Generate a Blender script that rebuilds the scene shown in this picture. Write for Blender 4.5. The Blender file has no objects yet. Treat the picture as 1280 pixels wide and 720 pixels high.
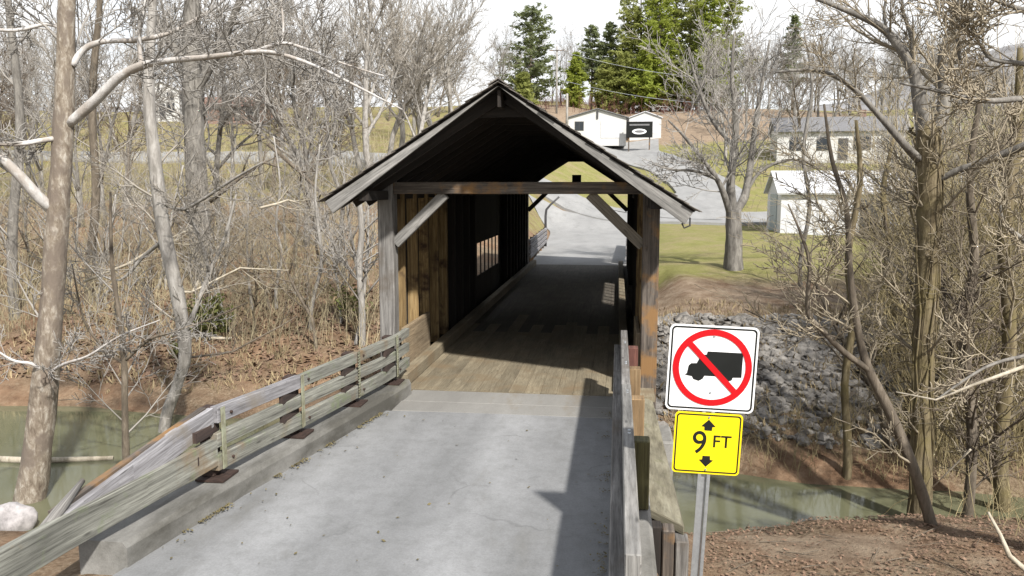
import bpy, math, random
from mathutils import Vector, Matrix, noise as mnoise

C = bpy.context.scene.collection
V = Vector
R = math.radians

# ------------------------------------------------------------------ camera model
CAM = V((1.43, -11.3, 2.83))
PITCH = math.atan(0.125)
YAW = math.atan(0.132 * math.cos(PITCH))
FW = V((-math.sin(YAW) * math.cos(PITCH), math.cos(YAW) * math.cos(PITCH), -math.sin(PITCH)))
RT = V((math.cos(YAW), math.sin(YAW), 0))
UP = RT.cross(FW)


def P(px, py, d):
    """survey point: photo pixel (1280 wide) seen at d metres along the bridge axis"""
    r = FW + RT * ((px - 640) / 1000.0) + UP * ((360 - py) / 1000.0)
    return CAM + r * (d / r.y)


# ------------------------------------------------------------------ small maths
def smooth(a, b, x):
    t = min(1.0, max(0.0, (x - a) / (b - a)))
    return t * t * (3 - 2 * t)


def table(t, x):
    if x <= t[0][0]:
        return t[0][1]
    for (x0, y0), (x1, y1) in zip(t, t[1:]):
        if x <= x1:
            return y0 + (y1 - y0) * (x - x0) / (x1 - x0)
    return t[-1][1]


def n3(x, y, z=0.0):
    return mnoise.noise(V((x, y, z)))


# ------------------------------------------------------------------ terrain
WATER = -2.6
YF = [(-60, 8), (-40, 7.5), (-12, 6.35), (-6, 6.2), (0, 5.0), (4, 3.7), (8, 3.3), (15, 3.1), (40, 2)]
YN = [(-60, -.6), (-40, -.6), (-12, -.5), (-5, -.4), (-3, .3), (3, 0.8), (4.5, 1.7), (8, 1.9), (15, 1.4), (40, 0)]
LP = [(0, -2.66), (.5, -2.35), (1.5, -2.05), (5, -1.2), (11, 0), (31, 2.2), (51, 4.5), (81, 10), (101, 13.5), (131, 18),
      (181, 23), (400, 32), (1000, 45), (4000, 50)]
RP = [(0, -2.66), (.6, -2.3), (6.2, -.65), (14, .05), (26, .1), (47, .35), (65, 3), (95, 8), (116, 13.8), (136, 16.5),
      (186, 21), (400, 32), (1000, 45), (4000, 50)]
NP = [(0, -2.66), (.6, -2.2), (2.5, -1.75), (8, -1.4), (30, -1.0), (400, -.8)]


def G(x, y):
    wob = .35 * n3(x * .3, 3.1) + .12 * n3(x * 1.1, 7.7)
    yf = table(YF, x) + wob
    yn = table(YN, x) + .3 * n3(x * .35, 9.9) + .1 * n3(x * 1.3, 1.7)
    if y > yf:
        e = y - yf
        z = table(LP, e) * (1 - smooth(-9, 3, x)) + table(RP, e) * smooth(-9, 3, x)
        z += (.22 * n3(x * .25, y * .25) + .09 * n3(x * .9, y * .9)) * smooth(0, 2, e)
        z += 1.2 * n3(x * .03, y * .03, 5) * smooth(25, 90, e)
    elif y < yn:
        z = table(NP, yn - y)
        z += (.15 * n3(x * .35, y * .35) + .07 * n3(x * 1.1, y * 1.1)) * smooth(0, 1.5, yn - y)
    else:
        t = (y - yn) / max(.1, yf - yn)
        z = -2.66 - .55 * math.sin(math.pi * t)
    ax = abs(x)
    if 0.2 < y < 17.9 and ax < 4:
        k = 1 - smooth(2.4, 3.6, ax)
        z = z * (1 - k) + min(z, -.75) * k
    if y < .6:
        k = (1 - smooth(1.5, 2.45, x)) if x > 0 else (1 - smooth(2.55, 4.6, -x))
        if y > -0.4:
            k *= 1 - smooth(-.4, .6, y)
        z = z * (1 - k) + (-.07) * k
    if y > 17.0:
        k = (1 - smooth(2.4, 5.0, ax)) * smooth(17.0, 18.0, y) * (1 - smooth(40, 50, y))
        z = z * (1 - k) + (-.07) * k
    return z


def ground_at(px, d):
    """ground point below a photo column at distance d"""
    x = P(px, 235, d).x
    y = CAM.y + d
    return V((x, y, G(x, y)))


# ------------------------------------------------------------------ materials
def new_mat(name):
    m = bpy.data.materials.new(name)
    m.use_nodes = True
    nt = m.node_tree
    b = nt.nodes['Principled BSDF']
    return m, nt, b


def node(nt, typ, **kw):
    n = nt.nodes.new(typ)
    for k, v in kw.items():
        setattr(n, k, v)
    return n


def ramp(nt, src, stops):
    r = nt.nodes.new('ShaderNodeValToRGB')
    el = r.color_ramp.elements
    el[0].position, el[0].color = stops[0][0], (*stops[0][1], 1)
    el[1].position, el[1].color = stops[-1][0], (*stops[-1][1], 1)
    for p, c in stops[1:-1]:
        e = el.new(p)
        e.color = (*c, 1)
    nt.links.new(src, r.inputs[0])
    return r.outputs[0]


def tex_noise(nt, vec, scale, detail=6, rough=.6, dist=0.0):
    n = nt.nodes.new('ShaderNodeTexNoise')
    n.inputs['Scale'].default_value = scale
    n.inputs['Detail'].default_value = detail
    n.inputs['Roughness'].default_value = rough
    n.inputs['Distortion'].default_value = dist
    if vec is not None:
        nt.links.new(vec, n.inputs['Vector'])
    return n.outputs['Fac']


def mapping(nt, out, scale):
    mp = nt.nodes.new('ShaderNodeMapping')
    mp.inputs['Scale'].default_value = scale
    nt.links.new(out, mp.inputs['Vector'])
    return mp.outputs[0]


def coord(nt, which='Object'):
    return nt.nodes.new('ShaderNodeTexCoord').outputs[which]


def position(nt):
    return nt.nodes.new('ShaderNodeNewGeometry').outputs['Position']


def mixc(nt, fac, a, b, mode='MIX'):
    m = nt.nodes.new('ShaderNodeMix')
    m.data_type = 'RGBA'
    m.blend_type = mode
    if isinstance(fac, float):
        m.inputs[0].default_value = fac
    else:
        nt.links.new(fac, m.inputs[0])
    for sock, val in ((m.inputs[6], a), (m.inputs[7], b)):
        if isinstance(val, tuple):
            sock.default_value = (*val, 1)
        else:
            nt.links.new(val, sock)
    return m.outputs[2]


def bump(nt, b, h, strength=.4, dist=.02):
    n = nt.nodes.new('ShaderNodeBump')
    n.inputs['Strength'].default_value = strength
    n.inputs['Distance'].default_value = dist
    nt.links.new(h, n.inputs['Height'])
    nt.links.new(n.outputs[0], b.inputs['Normal'])


def wood(name, dark, mid, light, rough=.85, stain=None, stain_amt=(.52, .68), grain=30, moss=None):
    m, nt, b = new_mat(name)
    uv = nt.nodes.new('ShaderNodeUVMap')
    uv.uv_map = 'UVMap'
    g = tex_noise(nt, mapping(nt, uv.outputs[0], (1.2, grain, 1)), 1.0, 7, .65, .3)
    l = tex_noise(nt, mapping(nt, uv.outputs[0], (.55, 1.6, 1)), 1.0, 4, .6)
    c = ramp(nt, g, [(.28, dark), (.5, mid), (.72, light)])
    g2 = tex_noise(nt, mapping(nt, uv.outputs[0], (5, grain * 2.6, 1)), 1.0, 6, .7)
    c = mixc(nt, 1.0, c, ramp(nt, g2, [(.32, (.6, .59, .57)), (.5, (1, 1, 1)), (.7, (1.18, 1.18, 1.18))]), 'MULTIPLY')
    kn = nt.nodes.new('ShaderNodeTexVoronoi')
    nt.links.new(mapping(nt, uv.outputs[0], (2.1, 7.5, 1)), kn.inputs['Vector'])
    kn.inputs['Scale'].default_value = 1.0
    c = mixc(nt, ramp(nt, kn.outputs['Distance'], [(.04, (.75, .75, .75)), (.13, (0, 0, 0))]), c, tuple(v * .55 for v in dark))
    tone = ramp(nt, l, [(.3, (.55, .55, .55)), (.7, (1.25, 1.25, 1.25))])
    c = mixc(nt, 1.0, c, tone, 'MULTIPLY')
    if stain:
        s = tex_noise(nt, position(nt), 1.7, 5, .6)
        c = mixc(nt, ramp(nt, s, [(stain_amt[0], (0, 0, 0)), (stain_amt[1], (1, 1, 1))]), c, stain)
    if moss:
        s = tex_noise(nt, position(nt), 4.3, 6, .65)
        c = mixc(nt, ramp(nt, s, [(.55, (0, 0, 0)), (.7, (.8, .8, .8))]), c, moss)
    nt.links.new(c, b.inputs['Base Color'])
    b.inputs['Roughness'].default_value = rough
    bump(nt, b, g, .5, .008)
    return m


def plain(name, col, rough=.6, metal=0.0, var=.15, scale=3.0, bump_s=.15, spec=.5):
    m, nt, b = new_mat(name)
    s = tex_noise(nt, coord(nt), scale, 6, .6)
    lo = tuple(v * (1 - var) for v in col)
    hi = tuple(min(1, v * (1 + var)) for v in col)
    nt.links.new(ramp(nt, s, [(.3, lo), (.7, hi)]), b.inputs['Base Color'])
    b.inputs['Roughness'].default_value = rough
    b.inputs['Metallic'].default_value = metal
    b.inputs['Specular IOR Level'].default_value = spec
    if bump_s:
        bump(nt, b, s, bump_s, .01)
    return m


def bark(name, cols, blotch=None, scale=(9, 9, 2.2), moss=None):
    m, nt, b = new_mat(name)
    o = coord(nt)
    g = tex_noise(nt, mapping(nt, o, scale), 1.0, 8, .7, .4)
    c = ramp(nt, g, [(.3, cols[0]), (.5, cols[1]), (.68, cols[2])])
    if blotch:
        s = tex_noise(nt, mapping(nt, o, (2.3, 2.3, 1.4)), 1.0, 5, .6)
        c = mixc(nt, ramp(nt, s, [(.47, (0, 0, 0)), (.56, (1, 1, 1))]), c, blotch)
    if moss:
        s = tex_noise(nt, o, 1.9, 5, .6)
        c = mixc(nt, ramp(nt, s, [(.45, (0, 0, 0)), (.62, (.85, .85, .85))]), c, moss)
    nt.links.new(c, b.inputs['Base Color'])
    b.inputs['Roughness'].default_value = .9
    bump(nt, b, g, .8, .03)
    return m


M = {}
M['wood_grey'] = wood('weathered_grey_wood', (.05, .046, .042), (.155, .148, .14), (.28, .27, .255), stain=(.09, .075, .06))
M['wood_fascia'] = wood('weathered_fascia_wood', (.08, .078, .074), (.19, .185, .175), (.30, .29, .275), grain=22)
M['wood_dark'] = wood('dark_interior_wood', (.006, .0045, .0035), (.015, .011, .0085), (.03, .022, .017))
M['wood_post'] = wood('post_wood', (.03, .024, .02), (.085, .07, .058), (.165, .14, .115), stain=(.19, .105, .04), stain_amt=(.5, .60))
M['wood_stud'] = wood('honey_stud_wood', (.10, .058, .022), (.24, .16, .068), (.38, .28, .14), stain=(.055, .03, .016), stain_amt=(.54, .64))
M['wood_brace'] = wood('brace_wood', (.08, .066, .05), (.19, .165, .13), (.29, .26, .21))
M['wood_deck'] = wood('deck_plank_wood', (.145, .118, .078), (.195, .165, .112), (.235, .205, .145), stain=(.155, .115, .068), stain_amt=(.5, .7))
M['wood_deck_shade'] = wood('shaded_deck_wood', (.045, .038, .03), (.08, .07, .055), (.12, .105, .082), stain=(.055, .043, .033), stain_amt=(.5, .7))  # deck wood with the bridge interior's shade put into its colour
M['cap_wood'] = wood('mossy_tan_cap_wood', (.07, .06, .038), (.165, .15, .105), (.25, .235, .175), moss=(.10, .10, .05))
M['wood_tan'] = wood('tan_kick_wood', (.12, .085, .05), (.235, .18, .115), (.32, .26, .175))
M['rail_wood'] = wood('mossy_rail_wood', (.055, .053, .045), (.185, .185, .16), (.31, .31, .27), stain=(.15, .105, .06),
                      stain_amt=(.55, .70), moss=(.125, .15, .08))
M['rail_pale'] = wood('silvered_rail_wood', (.08, .076, .078), (.21, .205, .215), (.33, .325, .335), stain=(.16, .14, .115), stain_amt=(.56, .7))
M['block_orange'] = wood('ochre_block_wood', (.12, .075, .035), (.215, .14, .07), (.30, .215, .12))
M['block_red'] = wood('red_brown_block_wood', (.05, .02, .015), (.105, .04, .03), (.16, .07, .05))
M['block_dark'] = wood('dark_spacer_wood', (.015, .01, .008), (.035, .022, .018), (.06, .04, .03))
M['block_moss'] = wood('mossy_block_wood', (.035, .032, .015), (.085, .078, .03), (.15, .135, .06))
M['rust'] = plain('rusty_steel', (.036, .021, .016), .85, .2, .5, 22, .4)
M['galv'] = plain('galvanised_steel', (.42, .45, .48), .42, .75, .14, 30, .1)
M['shingle'] = wood('roof_shingle_edges', (.06, .052, .045), (.14, .125, .11), (.23, .21, .185), grain=14)
M['sign_white'] = plain('sign_white', (.72, .73, .735), .4, 0, .10, 7, .03)
M['sign_red'] = plain('sign_red', (.43, .002, .006), .55, 0, .08, 6, .03, .25)
M['sign_black'] = plain('sign_black', (.008, .009, .0085), .7, 0, .2, 6, .03, .2)
M['sign_yellow'] = plain('sign_yellow', (.74, .57, .006), .45, 0, .10, 7, .03, .3)
M['white_metal'] = plain('white_sheet_metal', (.50, .51, .53), .5, 0, .08, 2, .02)
M['white_siding'] = plain('white_siding', (.48, .48, .47), .6, 0, .08, 3, .05)
M['blue_grey'] = plain('blue_grey_panel', (.27, .32, .34), .5, 0, .1, 3, .03)
M['grey_roof'] = plain('grey_roofing', (.14, .14, .145), .8, 0, .25, 5, .2)
M['brown_roof'] = plain('brown_roofing', (.16, .085, .06), .85, 0, .25, 5, .2)
M['brick'] = plain('brown_brick', (.20, .13, .10), .85, 0, .25, 12, .2)
M['glass'] = plain('dark_window_glass', (.02, .025, .03), .08, 0, .2, 2, 0)
M['trim_dark'] = plain('dark_trim', (.04, .04, .042), .6, 0, .2, 5, .05)
M['stone'] = plain('grey_riprap_stone', (.17, .16, .147), .9, 0, .65, 3.2, .5)
M['boulder'] = plain('pale_boulder_stone', (.30, .285, .285), .85, 0, .35, 9, .6)
M['bark_syc'] = bark('pale_sycamore_bark', ((.085, .062, .045), (.21, .175, .135), (.42, .39, .34)), blotch=(.15, .122, .098), scale=(13, 13, 5))
M['bark_sycl'] = bark('white_sycamore_limb_bark', ((.30, .285, .27), (.46, .445, .43), (.57, .56, .545)), blotch=(.33, .30, .27))
M['bark_grey'] = bark('grey_bark', ((.065, .058, .05), (.15, .14, .125), (.25, .235, .21)))
M['bark_pale'] = bark('pale_grey_bark', ((.13, .12, .105), (.25, .235, .215), (.38, .365, .34)))
M['bark_brown'] = bark('brown_bark', ((.04, .032, .024), (.105, .085, .062), (.185, .155, .12)))
M['bark_moss'] = bark('mossy_vine_bark', ((.045, .035, .02), (.135, .106, .06), (.24, .20, .125)), moss=(.135, .11, .045), scale=(14, 14, 2.5))
M['twig_grey'] = plain('grey_twigs', (.25, .235, .215), .9, 0, .35, .6, 0)
M['twig_pale'] = plain('pale_twigs', (.255, .232, .20), .9, 0, .3, .6, 0)
M['twig_brown'] = plain('brown_twigs', (.125, .10, .075), .9, 0, .35, .6, 0)
M['twig_olive'] = plain('olive_twigs', (.235, .20, .145), .9, 0, .35, .5, 0)
M['brush'] = plain('tan_brush_stems', (.29, .25, .16), .9, 0, .45, .35, 0)
M['brush_r'] = plain('olive_brown_brush_stems', (.29, .24, .13), .9, 0, .5, .35, 0)
M['straw'] = plain('dry_straw_grass', (.26, .205, .12), .9, 0, .4, .5, 0)
M['log'] = bark('pale_driftwood', ((.2, .17, .12), (.36, .32, .25), (.46, .42, .34)))


def leafmat(name, a, bcol, scale=.5, trans=.3):
    m, nt, b = new_mat(name)
    s = tex_noise(nt, position(nt), scale, 5, .7)
    nt.links.new(ramp(nt, s, [(.3, a), (.7, bcol)]), b.inputs['Base Color'])
    b.inputs['Roughness'].default_value = .7
    b.inputs['Specular IOR Level'].default_value = .2
    if trans:
        tr = nt.nodes.new('ShaderNodeBsdfTranslucent')
        nt.links.new(b.inputs['Base Color'].links[0].from_socket, tr.inputs['Color'])
        mx_ = nt.nodes.new('ShaderNodeMixShader')
        mx_.inputs[0].default_value = trans
        nt.links.new(b.outputs[0], mx_.inputs[1])
        nt.links.new(tr.outputs[0], mx_.inputs[2])
        nt.links.new(mx_.outputs[0], nt.nodes['Material Output'].inputs['Surface'])
    return m


M['leaf_pine'] = leafmat('pine_needles', (.12, .145, .075), (.22, .25, .11), .35, .5)
M['leaf_bright'] = leafmat('bright_green_foliage', (.21, .265, .04), (.35, .39, .08), .35, .5)
M['leaf_cedar'] = leafmat('cedar_foliage', (.19, .215, .06), (.34, .36, .115), .4, .5)
M['leaf_shrub'] = leafmat('shrub_leaves', (.06, .075, .02), (.17, .18, .06), 3)
M['leaf_dead'] = leafmat('fallen_leaves', (.05, .03, .02), (.27, .18, .125), 21, 0)
M['debris'] = leafmat('curb_moss_and_leaf', (.05, .042, .02), (.18, .15, .075), 9, 0)
M['leaf_yellow'] = leafmat('yellow_leaves', (.35, .32, .05), (.45, .42, .10), 2)


def ground_material():
    m, nt, b = new_mat('ground_cover')
    p = position(nt)
    big = tex_noise(nt, p, .45, 6, .65)
    mid = tex_noise(nt, p, 2.2, 8, .7)
    fine = tex_noise(nt, p, 14.0, 6, .75)
    litter = ramp(nt, mid, [(.25, (.06, .036, .024)), (.42, (.15, .09, .055)), (.56, (.215, .14, .088)), (.75, (.31, .225, .155))])
    litter2 = ramp(nt, fine, [(.3, (.06, .042, .026)), (.5, (.17, .125, .082)), (.7, (.30, .245, .175))])
    litter = mixc(nt, ramp(nt, big, [(.38, (0, 0, 0)), (.6, (1, 1, 1))]), litter, litter2)
    grass = ramp(nt, mid, [(.25, (.11, .108, .035)), (.5, (.19, .187, .062)), (.75, (.275, .25, .12))])
    grass2 = ramp(nt, fine, [(.3, (.09, .095, .028)), (.7, (.24, .225, .085))])
    grass = mixc(nt, .4, grass, grass2)
    straw = ramp(nt, fine, [(.3, (.16, .125, .06)), (.7, (.30, .255, .15))])
    grass = mixc(nt, ramp(nt, big, [(.45, (0, 0, 0)), (.68, (1, 1, 1))]), grass, straw)
    clay = ramp(nt, mid, [(.3, (.16, .115, .08)), (.5, (.23, .175, .125)), (.72, (.30, .24, .175))])
    gravel = ramp(nt, fine, [(.3, (.05, .043, .036)), (.55, (.125, .11, .095)), (.75, (.22, .205, .19))])
    att = node(nt, 'ShaderNodeAttribute', attribute_name='zone')
    sep = nt.nodes.new('ShaderNodeSeparateColor')
    nt.links.new(att.outputs['Color'], sep.inputs[0])

    def edge(sock):
        a = nt.nodes.new('ShaderNodeMath')
        a.operation = 'ADD'
        nt.links.new(sock, a.inputs[0])
        s = nt.nodes.new('ShaderNodeMath')
        s.operation = 'MULTIPLY_ADD'
        nt.links.new(tex_noise(nt, p, 1.1, 7, .7), s.inputs[0])
        s.inputs[1].default_value = 1.2
        s.inputs[2].default_value = -.6
        nt.links.new(s.outputs[0], a.inputs[1])
        return ramp(nt, a.outputs[0], [(.35, (0, 0, 0)), (.65, (1, 1, 1))])
    c = mixc(nt, edge(sep.outputs[0]), litter, grass)
    c = mixc(nt, edge(sep.outputs[1]), c, clay)
    c = mixc(nt, edge(sep.outputs[2]), c, gravel)
    nt.links.new(c, b.inputs['Base Color'])
    b.inputs['Roughness'].default_value = .95
    b.inputs['Specular IOR Level'].default_value = .15
    bump(nt, b, fine, .9, .06)
    return m


def road_material(name, lo, hi, contrast=(.3, .7), patches=None, cracks=False):
    m, nt, b = new_mat(name)
    p = position(nt)
    big = tex_noise(nt, mapping(nt, p, (1.0, .35, 1)), .9, 6, .65)
    fine = tex_noise(nt, p, 60, 4, .8)
    c = ramp(nt, big, [(contrast[0], lo), (contrast[1], hi)])
    sp = ramp(nt, fine, [(.35, (.86, .86, .86)), (.65, (1.1, 1.1, 1.1))])
    c = mixc(nt, 1.0, c, sp, 'MULTIPLY')
    if patches:
        s = tex_noise(nt, mapping(nt, p, (1.5, .5, 1)), 1.0, 7, .7)
        c = mixc(nt, ramp(nt, s, [(.56, (0, 0, 0)), (.68, (.7, .7, .7))]), c, patches)
    if cracks:
        # polished wheel tracks running with the lane, broken up by noise
        sp_ = nt.nodes.new('ShaderNodeSeparateXYZ')
        nt.links.new(p, sp_.inputs[0])
        sn = nt.nodes.new('ShaderNodeMath')
        sn.operation = 'MULTIPLY_ADD'
        nt.links.new(sp_.outputs['X'], sn.inputs[0])
        sn.inputs[1].default_value = 3.9
        sn.inputs[2].default_value = .6
        si = nt.nodes.new('ShaderNodeMath')
        si.operation = 'SINE'
        nt.links.new(sn.outputs[0], si.inputs[0])
        mu = nt.nodes.new('ShaderNodeMath')
        mu.operation = 'MULTIPLY'
        nt.links.new(si.outputs[0], mu.inputs[0])
        nt.links.new(tex_noise(nt, mapping(nt, p, (2.2, .3, 1)), 1.0, 4, .6), mu.inputs[1])
        c = mixc(nt, 1.0, c, ramp(nt, mu.outputs[0], [(0.0, (.93, .93, .93)), (.5, (1.1, 1.1, 1.1))]), 'MULTIPLY')
        wob = nt.nodes.new('ShaderNodeTexNoise')
        wob.inputs['Scale'].default_value = 2.5
        wob.inputs['Detail'].default_value = 6
        nt.links.new(p, wob.inputs['Vector'])
        vm = nt.nodes.new('ShaderNodeVectorMath')
        vm.operation = 'MULTIPLY_ADD'
        nt.links.new(wob.outputs['Color'], vm.inputs[0])
        vm.inputs[1].default_value = (.5, .5, .5)
        nt.links.new(p, vm.inputs[2])
        vo = nt.nodes.new('ShaderNodeTexVoronoi')
        vo.feature = 'DISTANCE_TO_EDGE'
        vo.inputs['Scale'].default_value = .55
        nt.links.new(vm.outputs[0], vo.inputs['Vector'])
        line = ramp(nt, vo.outputs['Distance'], [(.004, (.3, .3, .3)), (.011, (0, 0, 0))])
        msk = ramp(nt, tex_noise(nt, p, .8, 3, .5), [(.5, (0, 0, 0)), (.6, (1, 1, 1))])
        c = mixc(nt, mixc(nt, 1.0, line, msk, 'MULTIPLY'), c, (.06, .06, .058))
        st_ = ramp(nt, tex_noise(nt, p, 5.5, 7, .75), [(.34, (.86, .86, .85)), (.55, (1.03, 1.03, 1.03))])
        c = mixc(nt, 1.0, c, st_, 'MULTIPLY')
    nt.links.new(c, b.inputs['Base Color'])
    b.inputs['Roughness'].default_value = .85
    bump(nt, b, fine, .35, .006)
    return m


M['ground'] = ground_material()
M['asphalt'] = road_material('pale_worn_asphalt', (.158, .161, .163), (.222, .226, .230), contrast=(.36, .64), patches=(.135, .134, .128), cracks=True)
M['asphalt_far'] = road_material('far_asphalt', (.19, .19, .188), (.26, .26, .255), patches=(.165, .165, .16))
M['slab'] = road_material('pale_concrete_slab', (.15, .145, .135), (.235, .23, .215), patches=(.17, .145, .11))
M['concrete'] = road_material('stained_concrete', (.065, .062, .053), (.265, .26, .245), patches=(.10, .097, .06), contrast=(.38, .62))


def strap_material():
    m, nt, b = new_mat('perforated_strap')
    uv = nt.nodes.new('ShaderNodeTexCoord')
    mp_ = nt.nodes.new('ShaderNodeMapping')
    mp_.inputs['Scale'].default_value = (18, 29, 29)
    nt.links.new(uv.outputs['Object'], mp_.inputs[0])
    vo = nt.nodes.new('ShaderNodeTexVoronoi')
    vo.inputs['Randomness'].default_value = .12
    vo.inputs['Scale'].default_value = 1.0
    nt.links.new(mp_.outputs[0], vo.inputs['Vector'])
    s_n = tex_noise(nt, uv.outputs['Object'], 9, 5, .6)
    c = ramp(nt, s_n, [(.35, (.15, .14, .09)), (.6, (.27, .28, .2))])
    c = mixc(nt, ramp(nt, vo.outputs['Distance'], [(.30, (1, 1, 1)), (.40, (0, 0, 0))]), c, (.02, .014, .01))
    nt.links.new(c, b.inputs['Base Color'])
    b.inputs['Roughness'].default_value = .8
    return m


M['strap'] = strap_material()


def water_material():
    m, nt, b = new_mat('creek_water')
    p = position(nt)
    s = tex_noise(nt, p, .35, 4, .5)
    nt.links.new(ramp(nt, s, [(.3, (.085, .09, .052)), (.7, (.125, .125, .078))]), b.inputs['Base Color'])
    b.inputs['Roughness'].default_value = .06
    b.inputs['IOR'].default_value = 1.333
    h = tex_noise(nt, mapping(nt, p, (1, 2.2, 1)), 2.5, 3, .5)
    bump(nt, b, h, .05, .02)
    return m


M['water'] = water_material()
M['hill'] = plain('far_bare_forest', (.19, .188, .19), .95, 0, .4, .05, 0)


# ------------------------------------------------------------------ mesh building
class MB:
    def __init__(self):
        self.v, self.f, self.uv, self.mi = [], [], [], []

    def quad(self, idx, uv, mi=0):
        self.f.append(idx)
        self.uv.extend(uv)
        self.mi.append(mi)

    def beam(self, p0, p1, w, h, up=(0, 0, 1), off=None, mi=0):
        """box from p0 to p1; w across, h along up"""
        p0, p1 = V(p0), V(p1)
        d = (p1 - p0)
        L = d.length
        d.normalize()
        up = V(up)
        s = d.cross(up)
        if s.length < 1e-4:
            s = d.cross(V((1, 0, 0)))
        s.normalize()
        u = s.cross(d)
        b = len(self.v)
        for p in (p0, p1):
            for a, c in ((-1, -1), (1, -1), (1, 1), (-1, 1)):
                self.v.append(p + s * (a * w / 2) + u * (c * h / 2))
        ou, ov = random.random() * 40, random.random() * 40
        for k in range(4):
            k2 = (k + 1) % 4
            wd = (w, h, w, h)[k]
            self.quad((b + k, b + k2, b + 4 + k2, b + 4 + k),
                      [(ou, ov + k), (ou, ov + k + wd), (ou + L, ov + k + wd), (ou + L, ov + k)], mi)
        self.quad((b + 3, b + 2, b + 1, b), [(ou, ov), (ou, ov + w), (ou + h, ov + w), (ou + h, ov)], mi)
        self.quad((b + 4, b + 5, b + 6, b + 7), [(ou, ov), (ou, ov + w), (ou + h, ov + w), (ou + h, ov)], mi)
        return self

    def box(self, lo, hi, axis=2, mi=0):
        lo, hi = V(lo), V(hi)
        c = (lo + hi) / 2
        s = hi - lo
        a, bb = c.copy(), c.copy()
        a[axis] = lo[axis]
        bb[axis] = hi[axis]
        if axis == 2:
            return self.beam(a, bb, s.x, s.y, (0, 1, 0), mi=mi)
        if axis == 1:
            return self.beam(a, bb, s.x, s.z, (0, 0, 1), mi=mi)
        return self.beam(a, bb, s.y, s.z, (0, 0, 1), mi=mi)

    def tube(self, pts, rad, n=6, cap=True, lump=0.0):
        b = len(self.v)
        pts = [V(p) for p in pts]
        m = len(pts)
        prev = None
        for i, p in enumerate(pts):
            d = (pts[min(i + 1, m - 1)] - pts[max(i - 1, 0)])
            if d.length < 1e-6:
                d = V((0, 0, 1))
            d.normalize()
            if prev is None:
                s = d.cross(V((0, 0, 1)) if abs(d.z) < .9 else V((1, 0, 0)))
            else:
                s = prev - d * prev.dot(d)
            if s.length < 1e-5:
                s = d.cross(V((1, .3, 0)))
            s.normalize()
            prev = s
            t = d.cross(s)
            for k in range(n):
                a = 2 * math.pi * k / n
                r = rad[i]
                if lump:
                    q = p + s * math.cos(a) + t * math.sin(a)
                    r *= 1 + lump * mnoise.noise(q * 2.3)
                self.v.append(p + s * (math.cos(a) * r) + t * (math.sin(a) * r))
        for i in range(m - 1):
            for k in range(n):
                k2 = (k + 1) % n
                self.quad((b + i * n + k, b + i * n + k2, b + (i + 1) * n + k2, b + (i + 1) * n + k),
                          [(i * .3, k / n), (i * .3, (k + 1) / n), (i * .3 + .3, (k + 1) / n), (i * .3 + .3, k / n)])
        if cap and n > 3:
            self.quad(tuple(b + k for k in reversed(range(n))), [(0, 0)] * n)
            self.quad(tuple(b + (m - 1) * n + k for k in range(n)), [(0, 0)] * n)
        return self

    def poly(self, pts, mi=0):
        b = len(self.v)
        self.v.extend(V(p) for p in pts)
        self.quad(tuple(range(b, b + len(pts))), [(p[0], p[1]) for p in pts], mi)
        return self

    def prism(self, pts, off):
        """pts: planar polygon (3-D), extruded by vector off"""
        off = V(off)
        b = len(self.v)
        n = len(pts)
        pts = [V(p) for p in pts]
        self.v.extend(pts)
        self.v.extend(p + off for p in pts)
        flat = [(p.x + p.y, p.z) for p in pts]
        self.quad(tuple(range(b, b + n)), flat)
        self.quad(tuple(b + n + k for k in reversed(range(n))), list(reversed(flat)))
        for k in range(n):
            k2 = (k + 1) % n
            L = (pts[k2] - pts[k]).length
            self.quad((b + k2, b + k, b + n + k, b + n + k2), [(L, 0), (0, 0), (0, off.length), (L, off.length)])
        return self

    def build(self, name, mat, parent=None, smooth_=False, bevel=0):
        me = bpy.data.meshes.new(name)
        me.from_pydata([tuple(v) for v in self.v], [], self.f)
        uvl = me.uv_layers.new(name='UVMap')
        flat = [c for u in self.uv for c in u]
        uvl.data.foreach_set('uv', flat)
        if smooth_:
            me.polygons.foreach_set('use_smooth', [True] * len(me.polygons))
        mats = mat if isinstance(mat, (list, tuple)) else [mat]
        for q in mats:
            me.materials.append(q)
        if len(mats) > 1:
            me.polygons.foreach_set('material_index', self.mi)
        me.update()
        o = bpy.data.objects.new(name, me)
        C.objects.link(o)
        if parent is not None:
            o.parent = parent
            o.matrix_parent_inverse = Matrix.Translation(parent.location).inverted() if parent.type == 'EMPTY' and parent.parent is None \
                else Matrix.Identity(4)
            if parent.parent is not None or parent.type != 'EMPTY':
                o.matrix_parent_inverse = Matrix.Identity(4)
        if bevel:
            bv = o.modifiers.new('bevel', 'BEVEL')
            bv.width = bevel
            bv.segments = 1
            bv.limit_method = 'ANGLE'
        return o


def tag(o, label, cat, group=None, kind=None):
    o['label'] = label
    o['category'] = cat
    if group:
        o['group'] = group
    if kind:
        o['kind'] = kind
    return o


def struct(o, label, cat):
    return tag(o, label, cat, kind='structure')


def thing(name, label, cat, loc=(0, 0, 0), group=None):
    o = bpy.data.objects.new(name, None)
    o.empty_display_size = .2
    C.objects.link(o)
    o.location = V(loc)
    return tag(o, label, cat, group)


def kids(o):
    return [c for c in bpy.data.objects if c.parent == o]


def copy_thing(o, loc, rz=0, scale=1.0, label=None, group=None):
    c = o.copy()
    C.objects.link(c)
    c.location = V(loc)
    c.rotation_euler = (0, 0, rz)
    c.scale = (scale, scale, scale) if not isinstance(scale, tuple) else scale
    if label:
        c['label'] = label
    if group:
        c['group'] = group
    for ch in CHILD[o.name]:
        k = ch.copy()
        C.objects.link(k)
        k.parent = c
        k.matrix_parent_inverse = Matrix.Identity(4)
    return c


CHILD = {}

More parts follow.
